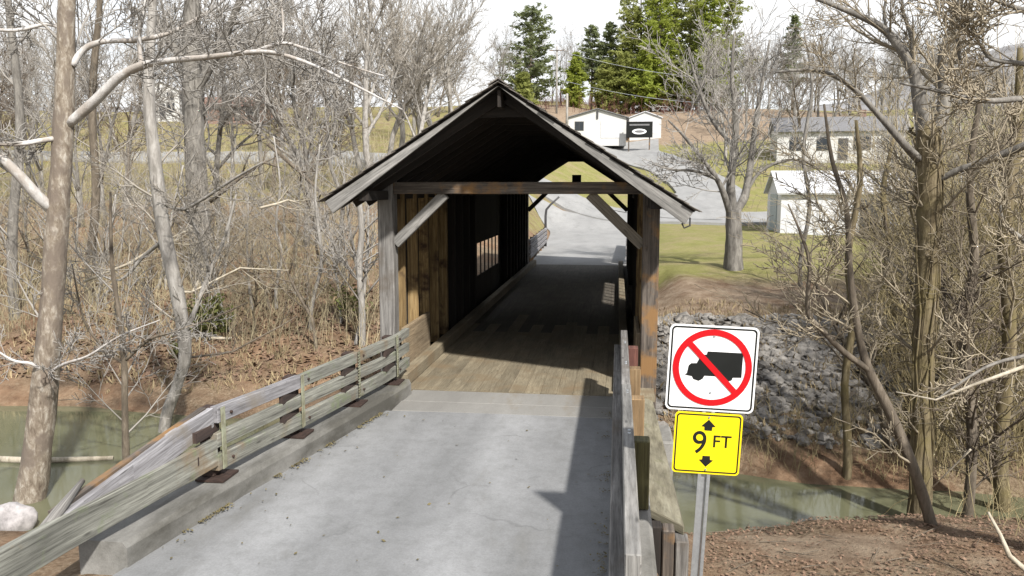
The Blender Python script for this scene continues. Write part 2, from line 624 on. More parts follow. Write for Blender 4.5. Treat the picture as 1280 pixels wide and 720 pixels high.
# ------------------------------------------------------------------ ground sheet
def axis_pts(segs):
    out = []
    for a, b, st in segs:
        x = a
        while x < b - 1e-6:
            out.append(x)
            x += st
    out.append(segs[-1][1])
    return out


xs = axis_pts([(-2600, -800, 450), (-800, -200, 100), (-200, -60, 14), (-60, -24, 2.0), (-24, -10, .6), (-10, 14, .3), (14, 30, .8),
               (30, 70, 2.5), (70, 200, 14), (200, 800, 100), (800, 2600, 450)])
ys = axis_pts([(-600, -100, 100), (-100, -20, 8), (-20, -3, .8), (-3, 14, .28), (14, 30, .6), (30, 70, 1.6), (70, 170, 4), (170, 400, 30),
               (400, 2600, 275)])
g = MB()
zone = []
nx = len(xs)
for y in ys:
    for x in xs:
        z = G(x, y)
        g.v.append(V((x, y, z)))
        e = y - table(YF, x)
        grass = clay = grav = 0.0
        if e > 0:
            if x > -3:
                grass = smooth(8, 15, e) * smooth(1.5, 4, x + 2) * .92
                clay = (1 - smooth(9.5, 17, e - .1 * (x - 6))) * smooth(4.0, 6.5, e) * .60 * smooth(0, 3, x)
                grav = (1 - smooth(5.6, 6.6, e)) * smooth(1.6, 2.8, e + .35 * n3(x * .5, y * .5)) * smooth(-2, 2, x) * (1 - smooth(6.5, 9, x)) * .95
            else:
                grass = smooth(20, 32, e) * .55
            if e > 46:
                grass = .8 if x > -6 else .56
            clay = max(clay, smooth(92, 100, e + 3 * n3(x * .05, y * .05)) * (1 - smooth(128, 140, e)) * smooth(-30, -12, x) * (1 - smooth(30, 45, x)))
        else:
            sx, sy = x - 4.2, y + .6
            sand = max(0, 1 - math.hypot(sx / 1.5, sy / .9)) * 1.6
            if y < .5 and x > 0:
                clay = min(1, .40 + .5 * sand)
            if y < -14:
                grass = .6
        zone.append((grass, clay, grav, 1))
for j in range(len(ys) - 1):
    for i in range(nx - 1):
        a = j * nx + i
        g.f.append((a, a + 1, a + nx + 1, a + nx))
        g.uv.extend([(0, 0)] * 4)
        g.mi.append(0)
go = g.build('ground', M['ground'], smooth_=True)
ca = go.data.color_attributes.new('zone', 'FLOAT_COLOR', 'POINT')
ca.data.foreach_set('color', [c for z in zone for c in z])
struct(go, 'leaf covered creek banks, lawn and rising hillside', 'ground')

w = MB()
wx = [x for x in xs if -120 <= x <= 60]
w.poly([(-120, -1.5, WATER), (60, -3, WATER), (60, 6, WATER), (-120, 12, WATER)])
struct(w.build('water', M['water']), 'murky green creek water flowing under the bridge', 'creek')


# ------------------------------------------------------------------ roads
def ribbon(name, pts, widths, mat, lift, step=.8, zf=None, cross=6):
    mb = MB()
    fine = []
    for (a, b), (w0, w1) in zip(zip(pts, pts[1:]), zip(widths, widths[1:])):
        a, b = V(a), V(b)
        n = max(1, int((b - a).length / step))
        for k in range(n):
            fine.append((a.lerp(b, k / n), w0 + (w1 - w0) * k / n))
    fine.append((V(pts[-1]), widths[-1]))
    for it in range(6):
        sm = [fine[0]]
        for i in range(1, len(fine) - 1):
            sm.append(((fine[i - 1][0] + fine[i][0] * 2 + fine[i + 1][0]) / 4, fine[i][1]))
        sm.append(fine[-1])
        fine = sm
    for i, (p, wd) in enumerate(fine):
        d = fine[min(i + 1, len(fine) - 1)][0] - fine[max(i - 1, 0)][0]
        d.normalize()
        s = V((d.y, -d.x))
        for k in range(cross + 1):
            q = p + s * (wd * (k / cross - .5))
            mb.v.append(V((q.x, q.y, (zf or G)(q.x, q.y) + lift)))
    nb_ = len(mb.v)
    for i in range(len(fine)):
        for k in (0, cross):
            p = mb.v[i * (cross + 1) + k]
            mb.v.append(V((p.x, p.y, p.z - .5)))
    for i in range(len(fine) - 1):
        for k in range(cross):
            a = i * (cross + 1) + k
            mb.quad((a, a + 1, a + cross + 2, a + cross + 1), [(0, 0)] * 4)
        a, b = i * (cross + 1), nb_ + i * 2
        mb.quad((a + cross + 1, b + 2, b, a), [(0, 0)] * 4)
        mb.quad((a + cross, b + 1, b + 3, a + 2 * cross + 1), [(0, 0)] * 4)
    return mb.build(name, mat)


def Gsm(x, y):
    return max(G(x, y), .25 * (G(x + .7, y) + G(x - .7, y) + G(x, y + .7) + G(x, y - .7)))


struct(ribbon('far_road', [(0, 18.35), (0, 30), (0, 40), (-1, 47)], [3.6, 4.4, 5.5, 9], M['asphalt_far'], .07), 'pale asphalt lane leaving the far bridge portal', 'road')
struct(ribbon('cross_road', [(90, 44), (40, 47), (20, 48.5), (8, 49), (0, 50.5), (-8, 54), (-18, 60), (-30, 65), (-60, 69), (-120, 72)], [8] * 10,
              M['asphalt_far'], .16, 1.0, Gsm), 'grey road crossing behind the bridge and climbing left', 'road')
struct(ribbon('driveway', [(5, 51), (10, 62), (8.5, 75), (3, 90), (1, 101)], [9, 6, 6, 7, 12], M['asphalt_far'], .20, 1.0, Gsm),
       'grey driveway climbing to the white gabled building', 'driveway')

# curb line (inner edge) on the left, from photo measurements: (Y, X)
CL = [(-7.2, -2.32), (-6.0, -2.17), (-5.5, -2.10), (-4.67, -1.97), (-2.62, -1.62), (-1.1, -1.38), (-.9, -1.36)]


def curbx(y):
    return table(CL, y)


rd = MB()
yy = [-120, -60, -30, -16, -11, -9, -7.2, -6, -5.5, -4.67, -3.6, -2.62, -2.0, -1.62]
cols = 6
for y in yy:
    xl = curbx(y) - .02 if y >= -7.2 else -2.32 - .04 * min(20, (-7.2 - y))
    xr = 1.46 if y >= -7.2 else 1.46 + .06 * min(20, (-7.2 - y))
    for k in range(cols + 1):
        rd.v.append(V((xl + (xr - xl) * k / cols, y, 0.012 * math.sin(math.pi * k / cols))))
for j in range(len(yy) - 1):
    for k in range(cols):
        a = j * (cols + 1) + k
        rd.quad((a, a + 1, a + cols + 2, a + cols + 1), [(0, 0)] * 4)
struct(rd.build('approach_road', M['asphalt'], smooth_=True), 'pale worn asphalt approach road leading into the bridge', 'road')
sl = MB()
sl.box((-1.40, -1.595, -.3), (1.46, -1.13, .004), 0)
sl.box((-1.40, -1.105, -.3), (1.46, -.52, -.002), 0)
struct(sl.build('approach_slab', M['slab'], bevel=.008), 'pale concrete joint strips between approach road and bridge deck', 'slab')

# ------------------------------------------------------------------ left curb, right curb
cb = MB()
ck = [-6.02 + .24 * k for k in range(23)]
prof = [(0, -.1), (-.0, .15), (-.035, .195), (-.36, .202), (-.39, .17), (-.39, -.3)]
b0 = 0
for y in ck:
    x = curbx(y)
    for px_, pz in prof:
        j = .02 * n3(y * 2.3, pz * 7, px_ * 9)
        cb.v.append(V((x + px_ + j, y, pz + j)))
npf = len(prof)
for i in range(len(ck) - 1):
    for k in range(npf - 1):
        a = i * npf + k
        cb.quad((a, a + 1, a + npf + 1, a + npf), [(0, 0)] * 4)
cb.quad(tuple(range(npf)), [(0, 0)] * npf)
cb.quad(tuple(reversed(range((len(ck) - 1) * npf, len(ck) * npf))), [(0, 0)] * npf)
tag(cb.build('concrete_curb', M['concrete']), 'long weathered concrete curb under the left guardrail, moss along its foot', 'curb')
cr = MB()
cr.box((1.415, -7.4, -.3), (1.74, -.55, .244), 1)
tag(cr.build('concrete_curb', M['concrete'], bevel=.03), 'concrete curb showing under the right guardrail', 'curb')

# ------------------------------------------------------------------ guardrails
def bolt(mb, p, r=.014, axis=(1, 0, 0)):
    a = V(axis) * .014
    mb.tube([V(p) - a, V(p) + a], [r, r * .8], 6)


gl = thing('guardrail', 'left guardrail of mossy grey timber boards bolted to rusty posts', 'guardrail', (-1.9, -3.6, .2))
LR = [(-5.25, .03), (-4.64, 0), (-3.33, 0), (-2.07, 0), (-.95, 0), (-.35, 0)]


def railpt(y, z, off=.14):
    x = curbx(y) if y > -7.2 else -2.32 + .12 * (y + 7.2)
    return V((x - off, y, z))


def railboard(mat, ys_, zs, hs, name='rail', th=.065, off=.13, n=3):
    """one board following the flare; zs/hs centre height and depth along it"""
    mb = MB()
    ou, ov = random.random() * 30, random.random() * 30
    m = len(ys_)
    for i, y in enumerate(ys_):
        for sx, sz in ((0, -1), (0, 1), (-1, 1), (-1, -1)):
            p = railpt(y, zs[i] + sz * hs[i] / 2, off - sx * th * -1 if sx else off)
            p = railpt(y, zs[i] + sz * hs[i] / 2, off + (th if sx else 0))
            p += V((.006 * n3(y * 2, sz + zs[i]), 0, .008 * n3(y * 1.5, sz * 3 + zs[i] * 5)))
            mb.v.append(p)
    L = 0
    for i in range(m - 1):
        dl = abs(ys_[i + 1] - ys_[i])
        for k in range(4):
            k2 = (k + 1) % 4
            wd = (hs[i], th, hs[i], th)[k]
            mb.quad((i * 4 + k, i * 4 + k2, (i + 1) * 4 + k2, (i + 1) * 4 + k),
                    [(ou + L, ov + k), (ou + L, ov + k + wd), (ou + L + dl, ov + k + wd), (ou + L + dl, ov + k)])
        L += dl
    mb.quad((3, 2, 1, 0), [(ou, ov), (ou, ov + th), (ou + .2, ov + th), (ou + .2, ov)])
    b = (m - 1) * 4
    mb.quad((b, b + 1, b + 2, b + 3), [(ou, ov), (ou, ov + th), (ou + .2, ov + th), (ou + .2, ov)])
    return mb.build(name, mat, gl, bevel=.006)


seg = [-4.72, -4.0, -3.3, -2.6, -2.0, -1.4, -.8, -.3]
railboard(M['rail_pale'], [-4.70, -4.0, -3.34], [.80, .79, .785], [.155, .14, .14], th=.075)
railboard(M['rail_wood'], [-3.335, -2.6, -2.0, -1.4, -.8, -.3], [.785] * 6, [.13, .135, .13, .13, .125, .12], th=.075)
railboard(M['rail_wood'], [-4.72, -4.0, -3.3, -2.6, -2.05], [.565, .57, .575, .57, .57], [.13, .13, .125, .13, .13], th=.075)
railboard(M['rail_wood'], [-2.045, -1.4, -.8, -.3], [.575, .57, .575, .57], [.13, .125, .13, .12], off=.134, th=.075)
railboard(M['rail_wood'], [-4.72, -4.0, -3.3, -2.6, -2.05], [.36, .36, .355, .36, .36], [.155, .15, .155, .15, .15], th=.075)
railboard(M['rail_wood'], [-2.045, -1.4, -.8, -.3], [.355, .36, .36, .355], [.15, .15, .145, .14], off=.133, th=.075)
# turned-down end of the top rail, and the wide low board running on to the left
railboard(M['rail_pale'], [-6.6, -6.2, -5.7, -5.2, -4.705], [.455, .50, .585, .685, .78], [.10, .17, .22, .225, .18], off=.165, th=.06)
railboard(M['rail_wood'], [-9.5, -8.2, -7.2, -6.4, -5.6, -4.722], [.36, .38, .40, .42, .44, .46], [.26, .26, .26, .26, .25, .25], off=.13, th=.07)
endchip = MB()
pe = railpt(-6.65, .45, .19)
endchip.tube([pe + V((-.02, -.12, -.05)), pe + V((0, .1, .02)), pe + V((.01, .28, .12)), pe + V((.01, .55, .25))], [.035, .06, .05, .02], 7, lump=.5)
endchip.build('splintered_end', M['wood_grey'], gl, True)
# a long brown cap strip tilted on the outer side of the turned-down rail
cap = MB()
cap.beam(railpt(-6.4, .57, .245), railpt(-4.74, .868, .24), .06, .025)
cap.build('cap_strip', M['wood_post'], gl)
for i, y in enumerate([-4.64, -3.33, -2.07, -.95]):
    x = curbx(y)
    pb = MB()
    pb.box((x - .32, y - .075, .225), (x - .20, y + .075, .845 if i else .86), 2)
    po = pb.build('post', M['rust'], gl, bevel=.006)
    bp = MB()
    bp.box((x - .34, y - .15, .203), (x - .07, y + .15, .222), 0)
    bp.build('base_plate', M['rust'], po)
    for zc, h in ((.676, .085), (.468, .068)):
        bl = MB()
        xl_ = curbx(y - .2)
        bl.box((xl_ - .198, y - .36, zc - h / 2 - .004), (xl_ - .150, y + .03, zc + h / 2 + .004), 1)
        bl.build('spacer_block', M['block_dark'], po)
    st = MB()
    st.box((x - .130 + .004, y - .035, .29), (x - .118, y + .035, .86), 2)
    st.build('strap', M['strap'], po)
    for zz in (.36, .785):
        bo = MB()
        bolt(bo, (curbx(y + .12) - .126, y + .12, zz), .016)
        bo.build('bolt', M['rust'], po)

gr = thing('guardrail', 'right guardrail of grey boards seen end-on beside the sign', 'guardrail', (1.6, -3.5, .2))
XR = 1.545


def rbeam(mat, y0, y1, z, h, x=XR, th=.09, name='rail'):
    mb = MB()
    n = 5
    for k in range(1):
        mb.beam((x, y0, z), (x + .004, y1, z + .004), th, h)
    return mb.build(name, mat, gr, bevel=.007)


rbeam(M['wood_fascia'], -7.15, -3.35, .77, .20)
rbeam(M['wood_grey'], -3.34, -.25, .77, .20)
rbeam(M['wood_grey'], -7.6, -.3, .575, .20, XR - .085)
rbeam(M['wood_fascia'], -7.6, -.3, .36, .23, XR - .088)
for y, mt in ((-1.15, 'block_red'), (-2.35, 'block_orange'), (-3.65, 'block_orange'), (-4.95, 'block_moss')):
    pb = MB()
    pb.box((XR + .048, y - .08, .25), (XR + .175, y + .08, .82), 2)
    po = pb.build('post', M[mt], gr, bevel=.008)
    for dy in (-.03, .05):
        bo = MB()
        bo.tube([(XR + .01, y + dy, .866), (XR + .01, y + dy, .878)], [.016, .012], 6)
        bo.build('bolt', M['galv'], po)

# far guardrails
for sx, lab in ((-1, 'far left guardrail seen through the bridge, grey rails on posts'), (1, 'far right guardrail glimpsed beyond the dark bridge')):
    gf = thing('guardrail', lab, 'guardrail', (sx * 1.8, 19, 0))
    for z in (.25, .45, .64, .83):
        mb = MB()
        mb.beam((sx * 1.80, 18.6, z), (sx * 2.0, 28, z + .02), .07, .12)
        mb.build('rail', M['rail_pale'], gf)
    for k in range(7):
        y = 18.9 + k * 1.5
        mb = MB()
        mb.box((sx * (1.83 + .021 * (y - 18.6)) + sx * .06 - .07, y - .07, -.2), (sx * (1.83 + .021 * (y - 18.6)) + sx * .06 + .07, y + .07, .9), 2)
        mb.build('post', M['wood_post'], gf)

# bent pole by the far left guardrail
bpz = MB()
q = [P(682, 290, 39), P(682, 270, 39), P(683, 262, 39), P(688, 256, 39), P(699, 246, 39)]
bpz.tube([V((q[0].x, q[0].y, G(q[0].x, q[0].y) - .1))] + q[1:], [.06, .06, .055, .05, .045], 8)
tag(bpz.build('bent_pole', M['trim_dark'], smooth_=True), 'thin dark pole with bent arm beyond the far left guardrail', 'pole')

# ------------------------------------------------------------------ covered bridge
br = thing('covered_bridge', 'dark timber covered bridge with open gabled portal over the creek', 'covered bridge', (0, 0, 0))
LEN = 18.0
dk, dk0 = MB(), MB()
x = -1.84
k = 0
while x < 1.80:
    wdt = .225
    y = -.5
    while y < LEN + .35:
        ln = random.Random(k * 7 + int(y * 10)).uniform(2.6, 4.8)
        y2 = min(LEN + .35, y + ln)
        if y < -.4:
            y2 = 4.2 + .9 * (k % 2) + (1.3 if k % 5 == 0 else 0)
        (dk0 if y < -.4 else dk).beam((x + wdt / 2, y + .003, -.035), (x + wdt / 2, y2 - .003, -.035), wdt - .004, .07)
        y = y2
    x += wdt
    k += 1
dk.build('deck', M['wood_deck_shade'], br)  # planks beyond the light end stretch, coloured dark for shade
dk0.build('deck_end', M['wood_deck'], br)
und = MB()
und.box((-1.95, 0, -.20), (1.95, LEN, -.085), 1)
for xx in (-1.7, -.9, 0, .9, 1.7):
    und.box((xx - .12, -.2, -.60), (xx + .12, LEN + .2, -.205), 1)
und.build('floor_beams', M['wood_dark'], br)
for y0, y1 in ((0, .25), (LEN - .25, LEN)):
    for sx in (-1, 1):
        pb = MB()
        a, b = sorted((sx * 1.79, sx * 2.02))
        pb.box((a, y0, -.30), (b, y1, 2.9), 2)
        for v in pb.v:
            if v.z > 1:
                v.z = (4.20 - .63 * (-.09 - v.x) if sx < 0 else 4.20 - .643 * (v.x + .09)) - .115
        pb.build('post', M['wood_post' if sx > 0 else 'wood_grey'], br, bevel=.012)
        bm_ = MB()
        ym = (y0 + y1) / 2
        bm_.beam((sx * 1.795, ym, 2.02), (sx * 1.04, ym, 2.745), .11, .15)
        bm_.build('knee_brace', M['wood_brace' if sx > 0 else 'wood_fascia'], br, bevel=.008)
for y in (.125, 4.5, 9.0, 13.5, LEN - .125):
    tb = MB()
    tb.box((-1.785, y - .11, 2.745), (1.785, y + .11, 2.915), 0)
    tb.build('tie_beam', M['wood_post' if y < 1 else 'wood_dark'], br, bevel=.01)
kb = MB()
kb.box((-.2, LEN - .2, 2.92), (.12, LEN - .02, 3.3), 2)
kb.build('block', M['wood_dark'], br)
# eave plates
for sx, z in ((-1, 2.66), (1, 2.56)):
    mb = MB()
    mb.box((sx * 1.92 - .07, -.93, z + .003), (sx * 1.92 + .07, LEN + .93, z + .13), 1)
    mb.build('wall_plate', M['wood_dark'], br)
# side walls: vertical siding with slatted opening, studs on the inside
WY0, WY1, WZ0, WZ1 = 7.2, 11.8, .68, 1.48
for sx in (-1, 1):
    wl = MB()
    y = .255
    rr = random.Random(5 + sx)
    xw = sx * 1.975
    while y < LEN - .26:
        y2 = min(y + .24, LEN - .255)
        top = 2.86 if sx < 0 else 2.74
        bot = -.55 + rr.uniform(-.03, .03)
        jx = rr.uniform(-.004, .004)
        if WY0 < (y + y2) / 2 < WY1:
            wl.box((xw - .012 + jx, y + .002, bot), (xw + .012 + jx, y2 - .002, WZ0), 2)
            wl.box((xw - .012 + jx, y + .002, WZ1), (xw + .012 + jx, y2 - .002, top), 2)
        else:
            wl.box((xw - .012 + jx, y + .002, bot), (xw + .012 + jx, y2 - .002, top), 2)
        y = y2
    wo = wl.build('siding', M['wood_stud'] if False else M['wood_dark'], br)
    y = WY0 + .1
    while y < WY1:
        op = MB()
        op.box((xw - .012, y, WZ0 + .002), (xw + .012, y + .09, WZ1 - .002), 2)
        op.build('opening_slat', M['wood_dark'], br)
        y += .62
    y = .62
    while y < LEN - .4:
        if not (WY0 - .05 < y < WY1):
            sd = MB()
            a, b = sorted((sx * 1.958, sx * 1.80))
            sd.box((a, y, .0), (b, y + .085, 2.86 if sx < 0 else 2.74), 2)
            sd.build('stud', M['wood_stud' if y < 4 else 'wood_dark'], br)  # honey near the portal, dark deeper in: interior shade painted by material
        y += .78
    kk = MB()
    a, b = sorted((sx * 1.795, sx * 1.735))
    kk.box((a, .35, .02), (b, 2.0, .72), 1)
    kk.build('kick_board', M['wood_tan'], br, bevel=.006)
    wg = MB()
    a, b = sorted((sx * 1.66, sx * 1.50))
    wg.box((a, -.42, .004), (b, LEN, .20), 1)
    wg.build('wheel_guard', M['wood_deck'], br, bevel=.015)

# roof
AP = (-.09, 4.20)
EL = (-2.47, 2.70)
ER = (2.43, 2.58)
RY0, RY1 = -1.02, LEN + 1.0
dl = V((EL[0] - AP[0], 0, EL[1] - AP[1])).normalized()
dr = V((ER[0] - AP[0], 0, ER[1] - AP[1])).normalized()
nl = V((dl.z, 0, -dl.x))
nl = nl if nl.z > 0 else -nl
nr = V((-dr.z, 0, dr.x))
nr = nr if nr.z > 0 else -nr
for side, (E, d_, n_) in enumerate(((EL, dl, nl), (ER, dr, nr))):
    A = V((AP[0], 0, AP[1]))
    EE = V((E[0], 0, E[1]))
    # sheathing boards
    sh = MB()
    L = (EE - A).length
    t = .0
    while t < L - .02:
        t2 = min(t + .2, L)
        c0 = A + d_ * (t + .004)
        c1 = A + d_ * (t2 - .004)
        mid = (c0 + c1) / 2 - n_ * .055
        sh.beam(V((mid.x, RY0 + .03, mid.z)), V((mid.x, RY1 - .03, mid.z)), (c1 - c0).length, .025, n_)
        t = t2
    sh.build('sheathing', M['wood_dark'], br)
    # overlapping shingle courses, lower edge first
    rc = MB()
    ncr = 17
    rr = random.Random(11 + side)
    for k in range(ncr):
        t0 = L + .06 - k * (L + .06) / ncr
        t1 = t0 - (L + .06) / ncr - .07
        t1 = max(t1, 0.0)
        y = RY0 - .05
        while y < RY1 + .04:
            y2 = min(y + rr.uniform(.14, .34), RY1 + .05)
            lift = rr.uniform(-.004, .006)
            a0 = A + d_ * (t0 + rr.uniform(-.012, .012)) + n_ * (-.034 + lift)
            a1 = A + d_ * t1 + n_ * (-.036)
            th = n_ * .012
            yj = -.0 if y > RY0 else rr.uniform(-.03, .02)
            b = len(rc.v)
            for p in (a0, a1):
                for yy_ in (y + .004 + yj, y2 - .004):
                    for tt in (0, 1):
                        q = p + th * (tt * (1.0 if p is a0 else .4)) + n_ * (.012 if p is a0 else 0)
                        rc.v.append(V((q.x, yy_, q.z)))
            u0 = rr.random() * 30
            for idx in ((0, 1, 3, 2), (4, 6, 7, 5), (0, 4, 5, 1), (2, 3, 7, 6), (1, 5, 7, 3), (0, 2, 6, 4)):
                rc.quad(tuple(b + i for i in idx), [(u0, u0), (u0, u0 + .2), (u0 + .2, u0 + .2), (u0 + .2, u0)])
            y = y2
    rc.build('roof_shingles', M['shingle'], br)
    # rake boards at both gables
    for ye in (RY0, RY1):
        fb = MB()
        a0 = A - n_ * .165 - d_ * .125
        e0 = EE - n_ * .165 - d_ * (.02)
        fb.beam(V((a0.x, ye + side * .003, a0.z)), V((e0.x, ye + side * .003, e0.z)), .045, .185, n_)
        for v in fb.v[:4]:
            v.x = AP[0]
            v.z = A.z - .165 / abs(n_.z) + (.0925 / abs(n_.z) if (v - a0).dot(n_) > 0 else -.0925 / abs(n_.z))
        fb.build('rake_board', M['wood_fascia'], br, bevel=.006)
    # rafters and tails
    rf = MB()
    y = RY0 + .35
    while y < RY1 - .2:
        a0 = A - n_ * .14 + d_ * .06
        e0 = EE - n_ * .135 - d_ * .06
        rf.beam(V((a0.x, y, a0.z)), V((e0.x, y, e0.z)), .05, .14, n_)
        y += .61
    rf.build('rafters', M['wood_dark'], br)
rb = MB()
rb.box((AP[0] - .02, RY0 + .05, 3.86), (AP[0] + .02, RY1 - .05, 4.07), 1)
for k in range(0, 33):
    y = RY0 + .35 + .61 * k + .05
    if y < RY1 - .2 and k % 2 == 0:
        rb.box((AP[0] - .42, y, 3.76), (AP[0] + .42, y + .04, 3.90), 0)
rb.build('collar_ties', M['wood_dark'], br)
rcap = MB()
for E, d_, n_ in ((EL, dl, nl), (ER, dr, nr)):
    A = V((AP[0], 0, AP[1]))
    m_ = A + d_ * .075 + n_ * .006
    rcap.beam(V((m_.x, RY0 - .06, m_.z)), V((m_.x, RY1 + .06, m_.z)), .15, .016, n_)
rcap.build('ridge_cap', M['shingle'], br)
hk = MB()
e = V((ER[0] - .09, RY0 + .02, ER[1] - .22))
hk.tube([e + V((0, 0, .10)), e, e + V((-.07, 0, -.03)), e + V((-.10, 0, .03))], [.012] * 4, 5)
hk.build('hook', M['trim_dark'], br)

# abutments + timber wing
ab = MB()
ab.box((-2.4, -.50, -3.2), (2.25, .30, -.62), 0)
tag(ab.build('abutment', M['concrete'], bevel=.03), 'near concrete abutment under the bridge portal', 'abutment')
ab = MB()
ab.box((-2.4, LEN - .3, -3.2), (2.25, LEN + .5, -.62), 0)
tag(ab.build('abutment', M['concrete'], bevel=.03), 'far concrete abutment under the bridge exit', 'abutment')
tw = thing('retaining_wall', 'low timber wing wall with pale cap beside the right guardrail', 'retaining wall', (2.0, -3, -.5))
mb = MB()
mb.prism([(1.745, -4.3, -.02), (2.06, -4.45, -.12), (1.95, -.3, -.05), (1.745, -.3, .02)], (0, 0, -.09))
mb.build('cap', M['cap_wood'], tw, bevel=.01)
for k, (xa, xb, z1, mt) in enumerate(((1.75, 1.86, -.115, 'wood_dark'), (1.865, 1.97, -.135, 'wood_post'), (1.975, 2.09, -.22, 'wood_grey'))):
    mb = MB()
    mb.box((xa, -4.55 - .02 * k, -2.0), (xb, -4.40, z1 + .02), 2)
    mb.build('plank', M[mt], tw, bevel=.01)
mb = MB()
for z in (-.3, -.55, -.8, -1.05, -1.3):
    mb.beam((2.0, -4.38, z), (1.92, -.3, z), .06, .22)
mb.build('side_planks', M['wood_grey'], tw)

# ------------------------------------------------------------------ road sign
SD = 5.6
sw = P(890, 461, SD)
sg = thing('road_sign', 'no-trucks sign above yellow 9 FT clearance sign on steel post', 'road sign', (sw.x, sw.y, G(sw.x, sw.y)))
base = V(sg.location)
ROLL = R(2.3)
AXU = V((math.sin(ROLL), 0, math.cos(ROLL)))
AXR = V((math.cos(ROLL), .05, -math.sin(ROLL))).normalized()
AXN = AXR.cross(AXU)  # away from the camera (+Y)
if AXN.y < 0:
    AXN = -AXN


def rrect(w, h, r, n=6):
    out = []
    for cx, cy, a0 in ((w / 2 - r, h / 2 - r, 0), (-w / 2 + r, h / 2 - r, 90), (-w / 2 + r, -h / 2 + r, 180), (w / 2 - r, -h / 2 + r, 270)):
        for k in range(n + 1):
            a = R(a0 + 90 * k / n)
            out.append((cx + r * math.cos(a), cy + r * math.sin(a)))
    return out


def place(c, p, depth):
    return c + AXR * p[0] + AXU * p[1] - AXN * depth


def flat(pts, c, depth, name, mat, parent, th=.0015):
    mb = MB()
    mb.prism([place(c, p, depth) for p in pts], AXN * th)
    return mb.build(name, mat, parent)


def ringmesh(outer, inner, c, depth, name, mat, parent):
    mb = MB()
    n = len(outer)
    for p in outer:
        mb.v.append(place(c, p, depth))
    for p in inner:
        mb.v.append(place(c, p, depth))
    for k in range(n):
        k2 = (k + 1) % n
        mb.quad((k, k2, n + k2, n + k), [(0, 0)] * 4)
    return mb.build(name, mat, parent)


def fix(o):  # children of mesh parts sit in the sign's own frame
    return o


yc = sw - AXU * .543
pw = flat(rrect(.61, .61, .038), sw, 0, 'panel', M['sign_white'], sg, .004)
ringmesh(rrect(.585, .585, .03), rrect(.561, .561, .022), sw, .0015, 'border', M['sign_black'], sg)
N = 64
circ = lambda r: [(r * math.cos(2 * math.pi * k / N), r * math.sin(2 * math.pi * k / N) + .008) for k in range(N)]
# truck silhouette facing left
trk = [(.19, .10), (.19, -.055), (.135, -.058), (.13, -.075), (.105, -.085), (.08, -.075), (.07, -.055), (-.045, -.055), (-.055, -.075), (-.08, -.09),
       (-.115, -.08), (-.125, -.062), (-.155, -.058), (-.172, -.052), (-.158, -.045), (-.15, .005), (-.135, .02), (-.10, .022), (-.075, .075), (-.04, .08), (-.035, .10)]
trk = [(x_ * 1.08, y_ * 1.12 + .01) for x_, y_ in trk]
flat(trk, sw, .0022, 'truck_symbol', M['sign_black'], sg)
ringmesh(circ(.272), circ(.228), sw, .0045, 'red_ring', M['sign_red'], sg)
s_ = math.sin(R(45))
hw = .021
Lb = .24
flat([(-Lb * s_ - hw * s_, Lb * s_ - hw * s_ + .008), (-Lb * s_ + hw * s_, Lb * s_ + hw * s_ + .008),
      (Lb * s_ + hw * s_, -Lb * s_ + hw * s_ + .008), (Lb * s_ - hw * s_, -Lb * s_ - hw * s_ + .008)], sw, .0055, 'red_slash', M['sign_red'], sg)
yc = P(884, 554.5, SD)
flat(rrect(.47, .445, .03), yc, 0, 'panel', M['sign_yellow'], sg, .004)
ringmesh(rrect(.448, .422, .024), rrect(.428, .402, .017), yc, .0015, 'border', M['sign_black'], sg)
up_ = [(0, .175), (.05, .125), (.028, .122), (.026, .095), (-.026, .095), (-.028, .122), (-.05, .125)]
flat(up_, yc, .002, 'arrow', M['sign_black'], sg)
flat([(x_, -y_ + .005) for x_, y_ in reversed(up_)], yc, .002, 'arrow', M['sign_black'], sg)


def text_mesh(body, size, cpos, c, depth, name, mat, parent, sx=1.0, weight=.0):
    cu = bpy.data.curves.new(name, 'FONT')
    cu.body = body
    cu.size = size
    cu.align_x = 'CENTER'
    cu.align_y = 'CENTER'
    cu.offset = weight
    t = bpy.data.objects.new(name, cu)
    C.objects.link(t)
    dg = bpy.context.evaluated_depsgraph_get()
    me = bpy.data.meshes.new_from_object(t.evaluated_get(dg))
    bpy.data.objects.remove(t)
    for v in me.vertices:
        v.co = place(c, (cpos[0] + v.co.x * sx, cpos[1] + v.co.y), depth)
    me.materials.clear()
    me.materials.append(mat)
    o = bpy.data.objects.new(name, me)
    C.objects.link(o)
    o.parent = parent
    o.matrix_parent_inverse = Matrix.Translation(parent.location).inverted()
    return o


text_mesh('9', .232, (-.055, -.002), yc, .002, 'lettering', M['sign_black'], sg, .95, .001)
text_mesh('FT', .125, (.10, 0.015), yc, .002, 'lettering', M['sign_black'], sg, 1.0, .001)
pm = MB()
topc = sw + AXU * .25 + AXN * .03
botc = base - AXU * .0 + AXN * .03
dirp = AXU
Lp = (topc.z - base.z + .4) / AXU.z
bot = topc - AXU * Lp
# U-channel: web + two flanges
for a, wv, o_ in ((0, .034, .0), (-.024, .008, -.012), (.024, .008, -.012), (-.034, .018, -.022), (.034, .018, -.022)):
    pm.beam(bot + AXR * a + AXN * o_, topc + AXR * a + AXN * o_, wv, .006 if wv > .01 else .024, AXN)
pm.build('post', M['galv'], sg)
for c_, zs_ in ((sw, (.2, -.2)), (yc, (.19, -.19))):
    bo = MB()
    for z_ in zs_:
        q = place(c_, (0, z_ + .03 if c_ is sw else z_), .001)
        bo = MB()
        bo.tube([q, q - AXN * .006], [.008, .006], 8)
        bo.build('bolt', M['galv'], sg)

